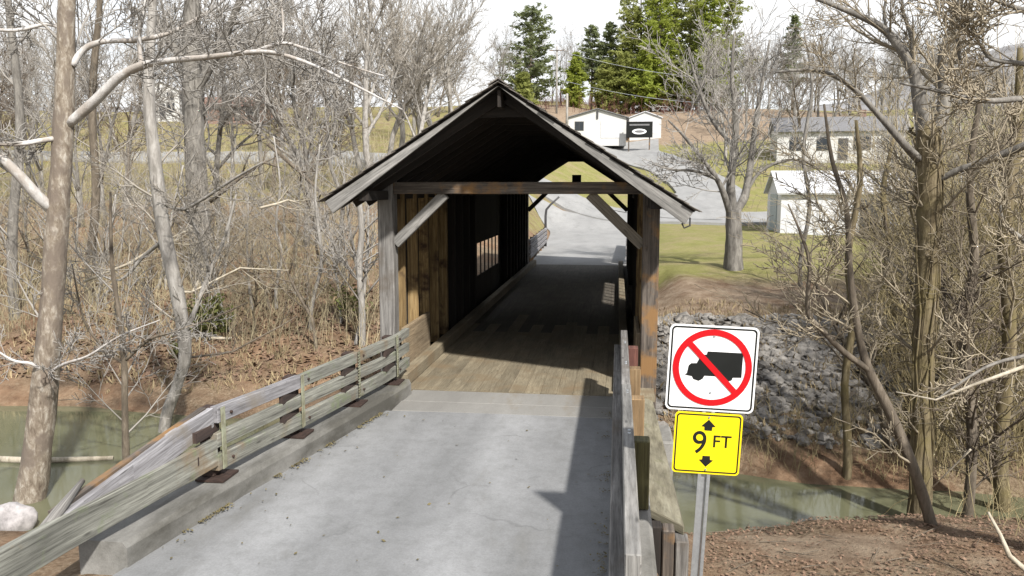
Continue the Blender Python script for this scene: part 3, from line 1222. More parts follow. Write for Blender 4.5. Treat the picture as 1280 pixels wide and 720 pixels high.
# ------------------------------------------------------------------ boulder, logs
def rock(mb, c, r, rng, sub=1, squash=.7):
    import bmesh
    bm = bmesh.new()
    bmesh.ops.create_icosphere(bm, subdivisions=sub, radius=1)
    off = V((rng.random() * 50, rng.random() * 50, rng.random() * 50))
    rot = Matrix.Rotation(rng.random() * 6.28, 3, V((rng.random() - .5, rng.random() - .5, rng.random() - .5 + .01)).normalized())
    st = V((rng.uniform(.75, 1.3), rng.uniform(.75, 1.3), rng.uniform(.5, .9)))
    b = len(mb.v)
    for v in bm.verts:
        d = v.co.copy()
        k = 1 + .35 * mnoise.noise(d * 1.3 + off)
        p = rot @ V((d.x * st.x * k, d.y * st.y * k, d.z * st.z * k))
        mb.v.append(V(c) + V((p.x * r, p.y * r, p.z * r * squash)))
    for f in bm.faces:
        mb.quad(tuple(b + v.index for v in f.verts), [(0, 0)] * len(f.verts))
    bm.free()


mb = MB()
bp_ = ground_at(-18, 11.2)
bp_.z = WATER - .05
rock(mb, bp_ + V((0, 0, .12)), .42, random.Random(3), 3, .8)
tag(mb.build('boulder', M['boulder'], smooth_=True), 'pale whitish boulder at left edge behind the guardrail', 'boulder')

rng = random.Random(77)
mb = MB()
for i in range(4600):
    x = rng.uniform(2.2, 8.6)
    e = rng.uniform(1.0, 6.6)
    if rng.random() < smooth(5.5, 9, x) * .9:
        continue
    if e < 2.6 and rng.random() < .55:
        continue
    y = table(YF, x) + e
    r = rng.choice((.03, .035, .04, .05, .06, .09, .13) if i % 5 else (.1, .15, .19))
    rock(mb, (x, y, G(x, y) + r * .15), r, rng, 1)
tag(mb.build('riprap', M['stone']), 'grey broken riprap stones on bank behind the signs', 'riprap', kind='stuff')

mb = MB()
a, b_ = P(-30, 578, 14.0), P(142, 585, 14.4)
mb.tube([V((a.x, a.y, WATER + .02)), V(((a.x + b_.x) / 2, a.y, WATER + .05)), V((b_.x, b_.y, WATER + .03))], [.075, .07, .045], 8, lump=.3)
tag(mb.build('fallen_log', M['log'], smooth_=True), 'long pale log floating in the creek behind the left trunk', 'log')
mb = MB()
a, b_ = P(248, 476, 21.5), P(292, 478, 21.5)
za, zb = G(a.x, a.y), G(b_.x, b_.y)
mb.tube([V((a.x, a.y, za + .06)), V((b_.x, b_.y, zb + .06))], [.05, .04], 7, lump=.3)
tag(mb.build('fallen_log', M['log'], smooth_=True), 'short bare pale log lying on leaf-covered far left bank', 'log')

# ------------------------------------------------------------------ buildings
def gable_house(name, label, cat, c, w, dep, h, rise, wallm, roofm, rz=0, over=.3, wins=(), doors=(), wind_m=None, ridge='y', chim=False):
    """local frame: front faces -y; ridge along y (gable to the front) or x"""
    t = thing(name, label, cat, c)
    mb = MB()
    hw, hd = w / 2, dep / 2
    if ridge == 'y':
        prof = [(-hw, 0), (hw, 0), (hw, h), (0, h + rise), (-hw, h)]
        mb.prism([(x, -hd, z) for x, z in prof], (0, dep, 0))
    else:
        prof = [(-hd, 0), (hd, 0), (hd, h), (0, h + rise), (-hd, h)]
        mb.prism([(-hw, y, z) for y, z in prof], (w, 0, 0))
    for v in mb.v:
        if v.z == 0:
            v.z = -1.2
    parts = [mb.build('wall', wallm)]
    rm = MB()
    sl = math.atan2(rise, hw if ridge == 'y' else hd)
    L = math.hypot(rise, hw if ridge == 'y' else hd) + over
    for s in (-1, 1):
        n_ = V((s * math.sin(sl), 0, math.cos(sl)))
        if ridge == 'y':
            a = V((0, 0, h + rise)) + n_ * .08
            e = a + V((s * math.cos(sl), 0, -math.sin(sl))) * L
            m_ = (a + e) / 2
            rm.beam(V((m_.x, -hd - over, m_.z)), V((m_.x, hd + over, m_.z)), L, .1, n_)
        else:
            n_ = V((0, s * math.sin(sl), math.cos(sl)))
            a = V((0, 0, h + rise)) + n_ * .08
            e = a + V((0, s * math.cos(sl), -math.sin(sl))) * L
            m_ = (a + e) / 2
            rm.beam(V((-hw - over, m_.y, m_.z)), V((hw + over, m_.y, m_.z)), L, .1, n_)
    ro = rm.build('roof', roofm)
    parts.append(ro)
    if chim:
        cm = MB()
        cm.box((hw * .4, -.3, h + rise * .4), (hw * .4 + .6, .3, h + rise + .8), 2)
        ch = cm.build('chimney', M['brick'])
        ch.parent = ro
    for (x, z, ww, hh) in wins:
        fm = MB()
        fm.box((x - ww / 2 - .08, -hd - .04, z - .08), (x + ww / 2 + .08, -hd + .02, z + hh + .08), 2)
        f = fm.build('window', M['white_siding'] if wallm is not M['white_siding'] else M['trim_dark'])
        gm = MB()
        gm.box((x - ww / 2, -hd - .06, z), (x - .03, -hd - .02, z + hh), 2)
        gm.box((x + .03, -hd - .06, z), (x + ww / 2, -hd - .02, z + hh), 2)
        p = gm.build('pane', M['glass'])
        p.parent = f
        parts.append(f)
    for (x, ww, hh, mt) in doors:
        dm = MB()
        dm.box((x - ww / 2, -hd - .05, -.2), (x + ww / 2, -hd + .02, hh), 2)
        parts.append(dm.build('door', M[mt]))
    t.rotation_euler = (0, 0, rz)
    for p in parts:
        p.parent = t
    return t


# long white shed on the right
gp = lambda x, y: (x, y, G(x, y))
sx0 = 17.6
gable_house('metal_shed', 'long low white metal shed behind the bare trees on the right', 'shed', (19.4, 39.5, G(16, 37)), 16.8, 7, 2.35, 1.25,
            M['white_metal'], M['white_metal'], R(-4), .25, doors=[(5.0, 2.6, 2.1, 'trim_dark'), (-3.6, 1.0, 2.0, 'trim_dark')], ridge='x')
mb = MB()
mb.box((-8.45, -1.7, 0), (-8.39, 1.5, 2.3), 2)
mb.build('door', M['blue_grey']).parent = bpy.data.objects['metal_shed']
gable_house('white_house', 'white house with grey roof half hidden by twigs above the long shed', 'house', (25.5, 84, G(25.5, 84) - .2), 13, 8, 2.9, 1.7, M['white_siding'],
            M['grey_roof'], R(-5), .4, wins=[(-4.6, .9, 1.1, 1.3), (-1.8, .9, 1.1, 1.3), (2.2, .9, 1.6, 1.3), (5, .9, 1.1, 1.3)],
            doors=[(0.3, 1, 2.1, 'trim_dark')], ridge='x', chim=True)
c = P(748, 180, 112)
cz = G(c.x, c.y)
gable_house('white_gabled_building', 'white gabled building at the top of the driveway, dark slit vent in its gable', 'building', (c.x - .5, c.y, cz + .1), 7.4, 14,
            2.35, 1.05, M['white_siding'], M['grey_roof'], R(4), .3, wins=[(-2.3, .8, 1.0, 1.0)], doors=[(1.7, 2.5, 1.9, 'white_metal')])
vt = MB()
vt.box((c.x - .62, c.y - 7.12, cz + 2.3), (c.x - .38, c.y - 7.05, cz + 3.3), 2)
vo = vt.build('gable_vent', M['trim_dark'], None)
par = bpy.data.objects['white_gabled_building']
vo.parent = par
vo.matrix_parent_inverse = Matrix.Translation(par.location).inverted()
c2 = P(804, 178, 118)
gable_house('white_gabled_building', 'small white gabled annex half hidden behind the black sign board', 'building', (c2.x, c2.y, G(c2.x, c2.y)), 4.4, 7, 1.9, .8, M['white_siding'],
            M['white_metal'], R(2), .2, doors=[(0, 2.4, 1.6, 'white_metal')])
c3 = P(799, 172, 104)
c3.z = G(c3.x, c3.y)
bs = thing('sign_board', 'black rectangular sign board with white oval emblem on two posts', 'sign', c3)
top_z = P(799, 152, 104).z
bot_z = P(799, 172, 104).z
mb = MB()
mb.box((c3.x - 1.65, c3.y - .06, bot_z), (c3.x + 1.65, c3.y + .06, top_z), 0)
mb.build('board', M['sign_black'], bs)
mb = MB()
n = 32
mb.prism([(c3.x + .9 * math.cos(2 * math.pi * k / n), c3.y - .075, (bot_z * .62 + top_z * .38) + .34 * math.sin(2 * math.pi * k / n)) for k in range(n)], (0, .014, 0))
mb.build('oval_emblem', M['sign_white'], bs)
mb = MB()
mb.prism([(c3.x + .62 * math.cos(2 * math.pi * k / n), c3.y - .082, (bot_z * .62 + top_z * .38) + .17 * math.sin(2 * math.pi * k / n)) for k in range(n)], (0, .006, 0))
mb.build('oval_centre', M['grey_roof'], bs)
mb = MB()
mb.box((c3.x - 1.25, c3.y - .07, top_z - .5), (c3.x + 1.25, c3.y - .062, top_z - .3), 0)
mb.build('stripe', M['grey_roof'], bs)
for s in (-1.3, 1.3):
    mb = MB()
    mb.box((c3.x + s - .08, c3.y + .07, c3.z - .3), (c3.x + s + .08, c3.y + .2, top_z), 2)
    mb.build('post', M['wood_post'], bs)
c4 = P(215, 136, 122)
c4.z = G(c4.x, c4.y)
gable_house('white_house', 'small white house on the hill seen between the left trunks', 'house', c4, 5.2, 8, 4.2, 1.3, M['white_siding'], M['white_metal'], R(10), .3,
            wins=[(-1.3, .9, 1.0, 1.3), (1.3, .9, 1.0, 1.3), (-1.3, 2.8, .9, 1.0), (1.3, 2.8, .9, 1.0)], doors=[(0, .9, 2.1, 'trim_dark')])
c5 = P(295, 132, 118)
c5.z = G(c5.x, c5.y)
gable_house('brown_house', 'low house with long red-brown roof right of the small white house', 'house', c5, 12, 8, 1.9, 1.7, M['brick'], M['brown_roof'], R(6), .4,
            wins=[(-3.5, .7, 1.2, 1.0), (0, .7, 1.2, 1.0), (3.5, .7, 1.2, 1.0)], doors=[(1.6, .9, 1.8, 'trim_dark')], ridge='x')
c6 = P(1215, 290, 52)
c6.z = G(c6.x, c6.y)
gable_house('small_shed', 'small white shed with dark door behind the mossy tree at right', 'shed', c6, 3.2, 3.2, 2.2, .7, M['white_siding'], M['grey_roof'], R(8), .2,
            doors=[(.5, 1.0, 1.9, 'trim_dark')], wins=[(-.8, 1.0, .6, .6)])
# fence-like railing before the shed door is too small to read; utility poles and lines
up1 = ground_at(695, 120)
UPS = []
for pxx, dd, ytop, lab in ((695, 122, 58, 'tall pale utility pole in front of the pines'), (1010, 118, 95, 'utility pole behind the bare trees right of the pines')):
    b_ = ground_at(pxx, dd)
    tz = P(pxx, ytop, dd).z
    t = thing('utility_pole', lab, 'utility pole', b_)
    mb = MB()
    mb.tube([b_ + V((0, 0, -.5)), V((b_.x, b_.y, tz))], [.16, .11], 8)
    mb.build('pole', M['bark_pale'], t, True)
    mb = MB()
    mb.beam((b_.x - 1.1, b_.y - .15, tz - .6), (b_.x + 1.1, b_.y - .15, tz - .6), .1, .12)
    mb.build('crossarm', M['wood_post'], t)
    UPS.append(V((b_.x, b_.y, tz)))
b_ = ground_at(708, 100)
mb = MB()
mb.tube([b_ + V((0, 0, -.3)), V((b_.x, b_.y, P(708, 117, 100).z))], [.16, .14], 8)
tag(mb.build('pole', M['bark_pale'], smooth_=True), 'short pale pole beside the white gabled building', 'pole')
for k, (py0, py1, pm_, labk) in enumerate(((84, 84, 90, 'upper'), (104, 110, 108, 'lower'))):
    mb = MB()
    pts = []
    A_, B_ = UPS[0] + V((0, -.15, -.5 - 4.2 * k)), UPS[1] + V((0, -.15, -.5 - 3 * k))
    for i in range(25):
        f = i / 24
        p = A_.lerp(B_, f)
        p.z -= 1.6 * 4 * f * (1 - f)
        pts.append(p)
    mb.tube(pts, [.03] * 25, 4)
    tag(mb.build('power_line', M['galv'], smooth_=True), '%s power line sagging between two poles before the pines' % labk, 'power line')


# ------------------------------------------------------------------ trees
def rot_dir(d, ang, az):
    d = d.normalized()
    s = d.cross(V((0, 0, 1)) if abs(d.z) < .95 else V((1, 0, 0))).normalized()
    t = d.cross(s)
    return (d * math.cos(ang) + (s * math.cos(az) + t * math.sin(az)) * math.sin(ang)).normalized()


def grow(rng, p, d, L, r, lvl, maxl, out, pr):
    n = max(3, min(8, int(L / pr['seg']) + 2)) if lvl < 3 else 3
    pts, rad = [V(p)], [r]
    d = d.normalized()
    q = V(p)
    taper = pr['taper']
    for i in range(n):
        j = pr['wig'] * (1 + .35 * lvl)
        d = (d + V((rng.gauss(0, j), rng.gauss(0, j), rng.gauss(0, j) * .7)) + V((0, 0, pr['trop'] if lvl else pr['trop'] * .4))).normalized()
        q = q + d * (L / n)
        pts.append(q.copy())
        rad.append(max(pr['rmin'], r * (1 - (1 - taper) * (i + 1) / n)))
    out[lvl].append((pts, rad))
    if lvl >= maxl:
        return
    nb = pr['nb'][lvl]
    nb = max(1, int(round(nb * rng.uniform(.75, 1.25))))
    az = rng.random() * 6.28
    for k in range(nb):
        t = pr['t0'][lvl] + (1 - pr['t0'][lvl]) * (k + rng.random() * .8) / nb
        t = min(t, .98)
        i = min(n - 1, int(t * n))
        f = t * n - i
        bp = pts[i].lerp(pts[i + 1], f)
        br_ = rad[i] + (rad[i + 1] - rad[i]) * f
        dd = pts[i + 1] - pts[i]
        az += 2.4 + rng.uniform(-.5, .5)
        ang = rng.uniform(*pr['ang'])
        cl = L * pr['lr'][lvl] * (1.12 - .6 * t) * rng.uniform(.7, 1.25)
        grow(rng, bp, rot_dir(dd, ang, az), cl, max(pr['rmin'], br_ * rng.uniform(.45, .68)), lvl + 1, maxl, out, pr)
    # leader fork at the tip
    if lvl < maxl and lvl >= 1:
        grow(rng, pts[-1], rot_dir(d, rng.uniform(.15, .4), rng.random() * 6.28), L * .45, max(pr['rmin'], rad[-1] * .9), lvl + 1, maxl, out, pr)


PR = dict(seg=.9, wig=.09, trop=.06, taper=.35, rmin=.006, nb=(9, 6, 5, 4), t0=(.3, .25, .2, .2), lr=(.5, .5, .5, .55), ang=(.45, 1.0))


def tree_mesh(out, thick=2):
    tk, tw_ = MB(), MB()
    for lvl, brs in enumerate(out):
        for pts, rad in brs:
            if lvl < thick:
                tk.tube(pts, rad, 9 if lvl == 0 else 6, lump=.12 if lvl == 0 else .06)
            else:
                tw_.tube(pts, rad, 3, cap=False)
    return tk, tw_


def make_tree(name, label, cat, loc, seed, h, r, barkm, twigm, group=None, maxl=4, fork=None, **kw):
    rng = random.Random(seed)
    pr = dict(PR)
    pr.update(kw)
    out = [[] for _ in range(maxl + 1)]
    if fork:
        # a short bole splitting into several stems
        hb = fork[0]
        pts = [V((0, 0, -.4)), V((0, 0, hb * .4)), V((.02, 0, hb))]
        out[0].append((pts, [r * 1.25, r, r * .9]))
        for k in range(fork[1]):
            a = fork[2] + 6.283 * k / fork[1] + rng.uniform(-.3, .3)
            d = V((math.cos(a) * math.sin(fork[3]), math.sin(a) * math.sin(fork[3]), math.cos(fork[3])))
            grow(rng, V((0, 0, hb - .15)), d, (h - hb) * rng.uniform(.55, .75), r * rng.uniform(.5, .68), 1, maxl, out, pr)
    else:
        grow(rng, V((0, 0, -.4)), V((rng.gauss(0, .05), rng.gauss(0, .05), 1)), h * .78, r, 0, maxl, out, pr)
    t = thing(name, label, cat, loc, group)
    tk, tw_ = tree_mesh(out)
    a = tk.build('trunk', barkm, None, True)
    b = tw_.build('crown', twigm, None, True)
    a.parent = t
    b.parent = t
    CHILD[t.name] = [a, b]
    return t


def path_tree(name, label, cat, limbs, barkm, twigm, seed, base=None, sub=None, rmin=.007, limb_m=None):
    """limbs: list of (pts, radii, n_side, length) measured from the photo; side branches are grown from them"""
    rng = random.Random(seed)
    b0 = V(base) if base is not None else V(limbs[0][0][0])
    t = thing(name, label, cat, b0)
    tk, lms, tw_ = MB(), [], MB()
    pr = dict(PR)
    pr['rmin'] = rmin
    pr.update(sub or {})
    out = [[] for _ in range(4)]
    for li, (pts, rad, ns, ln) in enumerate(limbs):
        pts = [V(p) - b0 for p in pts]
        # refine with a smooth spline
        P2, R2 = [], []
        for i in range(len(pts) - 1):
            p0, p1, p2, p3 = pts[max(0, i - 1)], pts[i], pts[i + 1], pts[min(len(pts) - 1, i + 2)]
            for k in range(4):
                f = k / 4
                q = .5 * ((2 * p1) + (p2 - p0) * f + (2 * p0 - 5 * p1 + 4 * p2 - p3) * f * f + (3 * p1 - p0 - 3 * p2 + p3) * f ** 3)
                P2.append(q)
                R2.append(rad[i] + (rad[i + 1] - rad[i]) * f)
        P2.append(pts[-1])
        R2.append(rad[-1])
        tgt = tk
        if li and limb_m is not None:
            tgt = MB()
            lms.append(tgt)
        tgt.tube(P2, R2, 10 if li == 0 else 7, lump=.16)
        for k in range(ns):
            f = rng.uniform(.2, .86)
            i = min(len(P2) - 2, int(f * (len(P2) - 1)))
            dd = P2[i + 1] - P2[i]
            grow(rng, P2[i], rot_dir(dd, rng.uniform(.4, 1.1), rng.random() * 6.28), ln * rng.uniform(.5, 1.2), max(pr['rmin'], min(.03, R2[i] * rng.uniform(.2, .42))), 1, 3, out, pr)
    for lvl, brs in enumerate(out):
        for p_, r_ in brs:
            tw_.tube(p_, r_, 4 if lvl < 2 else 3, cap=False)
    for mb, nm, mt in [(tk, 'trunk', barkm), (tw_, 'crown', twigm)] + [(q, 'limb', limb_m) for q in lms]:
        if mb.v:
            o = mb.build(nm, mt, None, True)
            o.parent = t
    return t


def gnd(p, dz=-.3):
    return V((p.x, p.y, G(p.x, p.y) + dz))


# --- near left sycamore
D = 12.3
T = [P(28, 700, D), P(38, 620, D), P(52, 520, D), P(62, 420, D), P(70, 300, D), P(78, 180, D), P(82, 80, D), P(84, 0, D), P(88, -90, D), P(92, -190, D)]
T[0] = gnd(T[0], -.4)
limbs = [(T, [.30, .26, .225, .20, .18, .165, .145, .13, .105, .06], 5, 1.8),
         ([P(86, 155, D), P(120, 125, D - .1), P(150, 96, D - .2), P(177, 82, D - .3), P(210, 76, D - .5), P(262, 71, D - .7), P(318, 65, D - .9), P(352, 68, D - 1.0),
           P(400, 85, D - 1.2), P(450, 110, D - 1.3), P(503, 137, D - 1.4)], [.085, .08, .072, .064, .05, .042, .036, .03, .024, .017, .009], 16, 1.0),
         ([P(177, 82, D - .3), P(174, 50, D - .3), P(178, 20, D - .4), P(190, -40, D - .4)], [.04, .032, .026, .014], 5, .8),
         ([P(90, 82, D), P(105, 62, D + .1), P(130, 52, D + .1), P(172, 50, D + .2), P(215, 40, D + .3), P(270, 8, D + .4), P(310, -30, D + .5)], [.06, .052, .045, .04, .035, .028, .016], 10, 1.0),
         ([P(352, 55, D - 1), P(354, 30, D - 1), P(349, -20, D - 1)], [.022, .018, .01], 4, .5),
         ([P(318, 65, D - .9), P(352, 54, D - 1), P(385, 62, D - 1.1), P(430, 80, D - 1.2), P(480, 95, D - 1.2)], [.03, .026, .02, .015, .008], 8, .7),
         ([P(76, 172, D), P(50, 176, D - .3), P(20, 180, D - .5), P(-40, 178, D - .8)], [.05, .042, .04, .035], 5, .7),
         ([P(66, 260, D), P(50, 248, D - .2), P(25, 220, D - .4), P(-10, 185, D - .6)], [.13, .10, .085, .07], 3, .8),
         ([P(84, 40, D), P(60, 30, D), P(20, 38, D - .2), P(-30, 35, D - .3)], [.045, .035, .03, .02], 7, .9),
         ([P(60, 468, D), P(40, 455, D - .3), P(15, 450, D - .4), P(-15, 430, D - .5)], [.04, .03, .022, .012], 4, .6),
         ([P(56, 470, D), P(80, 455, D - .4), P(110, 445, D - .5), P(150, 420, D - .6), P(200, 400, D - .7)], [.035, .026, .02, .014, .008], 7, .6)]
path_tree('sycamore_tree', 'large pale-barked sycamore at far left with long white limb reaching right', 'tree', limbs, M['bark_syc'], M['twig_grey'], 4, limb_m=M['bark_sycl'])

# --- second left trunk at the water's edge
D = 16.3
T = [gnd(P(200, 540, D)), P(208, 520, D), P(222, 480, D), P(232, 440, D), P(222, 370, D), P(205, 290, D), P(195, 210, D), P(186, 120, D), P(190, 20, D), P(196, -80, D)]
limbs = [(T, [.14, .13, .12, .135, .15, .15, .14, .12, .09, .05], 9, 2.2),
         ([P(225, 430, D), P(245, 385, D), P(262, 340, D + .3), P(280, 300, D + .5), P(296, 240, D + .6)], [.06, .055, .045, .04, .02], 6, 1.2),
         ([P(262, 340, D + .3), P(250, 300, D + .2), P(237, 270, D + .1), P(222, 240, D)], [.045, .04, .03, .018], 4, 1.0),
         ([P(200, 250, D), P(225, 262, D), P(255, 248, D - .2), P(290, 225, D - .5), P(328, 203, D - .8)], [.045, .04, .035, .03, .02], 6, 1.0),
         ([P(205, 300, D), P(180, 320, D + .3), P(150, 350, D + .3), P(120, 340, D + .3)], [.05, .04, .03, .02], 6, 1.1)]
path_tree('bare_tree', 'bent grey tree rising from the far waterline left of the bridge', 'tree', limbs, M['bark_pale'], M['twig_pale'], 9)

D = 14.5
T = [gnd(P(157, 585, D)), P(157, 560, D), P(156, 500, D), P(155, 450, D), P(150, 400, D), P(140, 330, D), P(138, 240, D)]
limbs = [(T, [.075, .07, .062, .06, .05, .04, .02], 8, 1.4),
         ([P(155, 455, D), P(130, 435, D), P(105, 400, D - .2), P(90, 330, D - .3)], [.035, .03, .022, .012], 6, .9),
         ([P(155, 452, D), P(185, 425, D), P(215, 415, D), P(260, 400, D + .2), P(310, 378, D + .3)], [.035, .03, .025, .02, .01], 7, .8)]
path_tree('bare_tree', 'slim bare tree standing in the water between the two left trunks', 'tree', limbs, M['bark_brown'], M['twig_grey'], 12)

D = 26
T = [gnd(P(252, 340, D)), P(250, 300, D), P(246, 240, D), P(243, 170, D), P(240, 100, D), P(240, 20, D), P(246, -80, D), P(250, -180, D)]
limbs = [(T, [.40, .36, .35, .34, .32, .28, .22, .12], 12, 4.5),
         ([P(242, 120, D), P(275, 60, D), P(300, 0, D - .5), P(330, -80, D - .8)], [.16, .14, .11, .06], 10, 3),
         ([P(241, 90, D), P(205, 40, D), P(180, -20, D), P(160, -90, D)], [.15, .12, .10, .05], 10, 3)]
path_tree('bare_tree', 'thick dark-barked tree on the left bank behind the bent grey tree', 'tree', limbs, M['bark_grey'], M['twig_grey'], 15, rmin=.010)

# --- forked pale tree and stems left of the portal
for k, (tp, rr_, d_, lab, mt) in enumerate((
        ([(388, 402), (392, 370), (402, 330), (398, 285), (394, 240), (400, 180)], [.06, .055, .05, .045, .035, .02], 22, 'slim pale tree with crooked stem left of the bridge portal', 'bark_pale'),
        ([(345, 360), (352, 320), (345, 280), (350, 230), (342, 170)], [.05, .045, .04, .03, .02], 24, 'thin pale sapling between the thick dark tree and the portal', 'bark_pale'),
        ([(430, 350), (425, 300), (428, 250), (412, 200), (420, 140), (405, 60)], [.09, .08, .07, .06, .05, .03], 27, 'brown-grey tree just left of the bridge eave', 'bark_grey'),
        ([(452, 380), (449, 330), (452, 290), (448, 240)], [.09, .085, .08, .07], 21, 'straight pale trunk close beside the left portal post', 'bark_pale'),
        ([(110, 420), (112, 340), (120, 240), (115, 130), (125, 0), (130, -100)], [.15, .14, .13, .12, .09, .05], 24, 'straight brown tree behind the big sycamore limb', 'bark_brown'),
        ([(20, 430), (15, 300), (25, 150), (10, 0), (5, -100)], [.16, .15, .13, .10, .05], 23, 'grey-brown tree at the left edge behind the sycamore', 'bark_grey'),
)):
    T = [P(a, b, d_) for a, b in tp]
    T.insert(0, gnd(T[0]))
    path_tree('bare_tree', lab, 'tree', [(T, [rr_[0] * 1.1] + rr_, 10, 1.8)], M[mt], M['twig_grey' if k % 2 else 'twig_pale'], 30 + k, rmin=.008)

# --- fallen / leaning dead stems in the left brush (each its own thing)
for k, (tp, r_, d_, lab) in enumerate((
        ([(105, 352), (160, 330), (205, 303), (222, 300)], .035, 16.5, 'pale dead branch leaning behind the slim water tree'),
        ([(215, 365), (240, 365), (300, 335), (360, 338)], .035, 19.5, 'long grey dead branch lying across the left brush'),
        ([(230, 448), (290, 440), (350, 408), (372, 395)], .03, 18.6, 'thin fallen branch low on the left bank near the shrub'),
        ([(325, 260), (345, 255), (360, 250), (380, 256)], .04, 21, 'short white fallen branch below the left eave'),
        ([(262, 252), (300, 222), (330, 203), (352, 210)], .07, 24, 'dark leaning log between thick tree and bridge'),
        ([(335, 180), (375, 215), (400, 240), (430, 262)], .07, 25, 'dark trunk leaning down right toward the left eave'),
)):
    mb = MB()
    pts = [P(a, b, d_ + .3 * i) for i, (a, b) in enumerate(tp)]
    mb.tube(pts, [r_, r_ * .9, r_ * .7, r_ * .35], 7, lump=.25)
    rng = random.Random(200 + k)
    out = [[] for _ in range(4)]
    for i in range(4):
        grow(rng, pts[1 + i % 2], rot_dir(pts[2] - pts[1], rng.uniform(.5, 1.1), rng.random() * 6.28), .9, r_ * .5, 2, 3, out, PR)
    for lv in out:
        for p_, q_ in lv:
            mb.tube(p_, q_, 3, cap=False)
    tag(mb.build('dead_branch', M['log'] if k in (0, 1, 3) else M['bark_brown'], smooth_=True), lab, 'branch')

# --- lawn tree right of the bridge
D = 29
T = [gnd(P(917, 333, D)), P(917, 322, D), P(917, 290, D), P(917, 262, D)]
limbs = [(T, [.40, .31, .29, .27], 0, 1),
         ([P(917, 268, D), P(913, 235, D), P(917, 190, D), P(920, 150, D), P(915, 95, D), P(918, 40, D)], [.19, .16, .13, .11, .07, .03], 16, 2.6),
         ([P(918, 266, D), P(931, 245, D + .3), P(938, 205, D + .5), P(945, 150, D + .6), P(955, 90, D + .7), P(962, 50, D + .7)], [.17, .15, .12, .09, .06, .03], 14, 2.4),
         ([P(915, 272, D), P(904, 240, D - .3), P(895, 222, D - .4), P(875, 195, D - .6), P(855, 170, D - .8), P(835, 150, D - .9)], [.14, .11, .09, .07, .05, .025], 12, 1.8),
         ([P(896, 224, D - .4), P(868, 214, D - .6), P(840, 212, D - .8), P(815, 205, D - .9)], [.06, .05, .04, .02], 8, 1.2),
         ([P(930, 246, D + .3), P(950, 215, D + .4), P(985, 200, D + .5), P(1020, 205, D + .6)], [.08, .06, .05, .025], 9, 1.4),
         ([P(915, 180, D), P(890, 150, D), P(870, 100, D), P(860, 60, D)], [.08, .065, .045, .02], 11, 1.8)]
path_tree('lawn_tree', 'bare forked tree standing alone on the lawn right of the bridge', 'tree', limbs, M['bark_grey'], M['twig_grey'], 21, rmin=.010)

# --- right mossy trunk and its neighbours
D = 13.2
T = [gnd(P(1150, 650, D)), P(1150, 620, D), P(1152, 520, D), P(1155, 420, D), P(1160, 320, D), P(1162, 230, D), P(1160, 172, D), P(1156, 152, D)]
limbs = [(T, [.20, .165, .145, .15, .165, .185, .175, .11], 20, .95),
         ([P(1160, 185, D), P(1150, 130, D), P(1140, 85, D), P(1118, 50, D), P(1095, 30, D), P(1055, 12, D), P(1000, -10, D)], [.15, .11, .08, .07, .055, .04, .025], 12, 1.2),
         ([P(1165, 180, D), P(1180, 130, D), P(1178, 70, D), P(1195, 20, D), P(1210, -40, D)], [.12, .09, .07, .05, .03], 12, 1.3),
         ([P(1150, 200, D), P(1130, 180, D - .3), P(1095, 140, D - .4), P(1060, 105, D - .6), P(1020, 88, D - .7), P(970, 90, D - .9)], [.07, .06, .045, .035, .03, .015], 8, .8),
         ([P(1138, 90, D), P(1140, 50, D), P(1128, 10, D), P(1130, -30, D)], [.035, .03, .022, .012], 5, .7),
         ([P(1110, 45, D), P(1105, 15, D), P(1112, -20, D)], [.028, .022, .012], 4, .6),
         ([P(1165, 230, D), P(1195, 214, D - .2), P(1235, 200, D - .4), P(1290, 178, D - .7)], [.045, .05, .055, .06], 7, .9)]
path_tree('mossy_tree', 'thick mossy vine-covered tree right of the signs with crooked top', 'tree', limbs, M['bark_moss'], M['twig_olive'], 41, sub=dict(nb=(9, 7, 6, 5), rmin=.005), limb_m=M['bark_grey'])
mt_ = [o for o in bpy.data.objects if o.name == 'mossy_tree'][0]
vm_ = MB()
rng = random.Random(91)
for k in range(11):
    a = rng.random() * 6.28
    i0 = rng.randint(0, 3)
    pts = []
    for i in range(i0, len(T) - 1):
        for f in (0, .33, .66):
            c = T[i].lerp(T[i + 1], f) - V(mt_.location)
            a += rng.gauss(.05, .28)
            rr_ = .155 + .05 * rng.random() + (.12 * rng.random() if rng.random() < .2 else 0)
            pts.append(c + V((math.cos(a) * rr_, math.sin(a) * rr_, 0)))
    vm_.tube(pts, [rng.uniform(.008, .022)] * len(pts), 5, lump=.3)
    for j in range(7):
        p = rng.choice(pts)
        d = V((math.cos(a + j), math.sin(a + j), rng.uniform(-.6, .4)))
        vm_.tube([p, p + d * .25, p + d * .45 + V((0, 0, -.12)), p + d * .6 + V((0, 0, -.45))], [.007, .006, .005, .003], 3, cap=False)
vo_ = vm_.build('vines', M['bark_moss'], None, True)
vo_.parent = mt_
D = 11.6
T = [gnd(P(1168, 690, D)), P(1160, 640, D), P(1140, 580, D), P(1110, 510, D), P(1085, 460, D), P(1070, 400, D), P(1062, 330, D), P(1058, 260, D), P(1040, 200, D), P(1030, 130, D)]
limbs = [(T, [.09, .08, .075, .07, .06, .05, .04, .035, .028, .015], 8, .9),
         ([P(1090, 465, D), P(1055, 440, D - .1), P(1030, 415, D - .2), P(1010, 390, D - .2), P(1012, 330, D - .3), P(1000, 290, D - .3), P(985, 255, D - .3)], [.05, .045, .04, .035, .025, .018, .01], 8, .8)]
path_tree('bare_tree', 'dark crooked tree leaning left over the creek bank right of signs', 'tree', limbs, M['bark_brown'], M['twig_olive'], 44)
D = 10.2
T = [gnd(P(1330, 700, D)), P(1325, 500, D), P(1320, 300, D), P(1315, 120, D), P(1305, 0, D), P(1300, -80, D), P(1312, -240, D), P(1300, -420, D), P(1306, -600, D)]
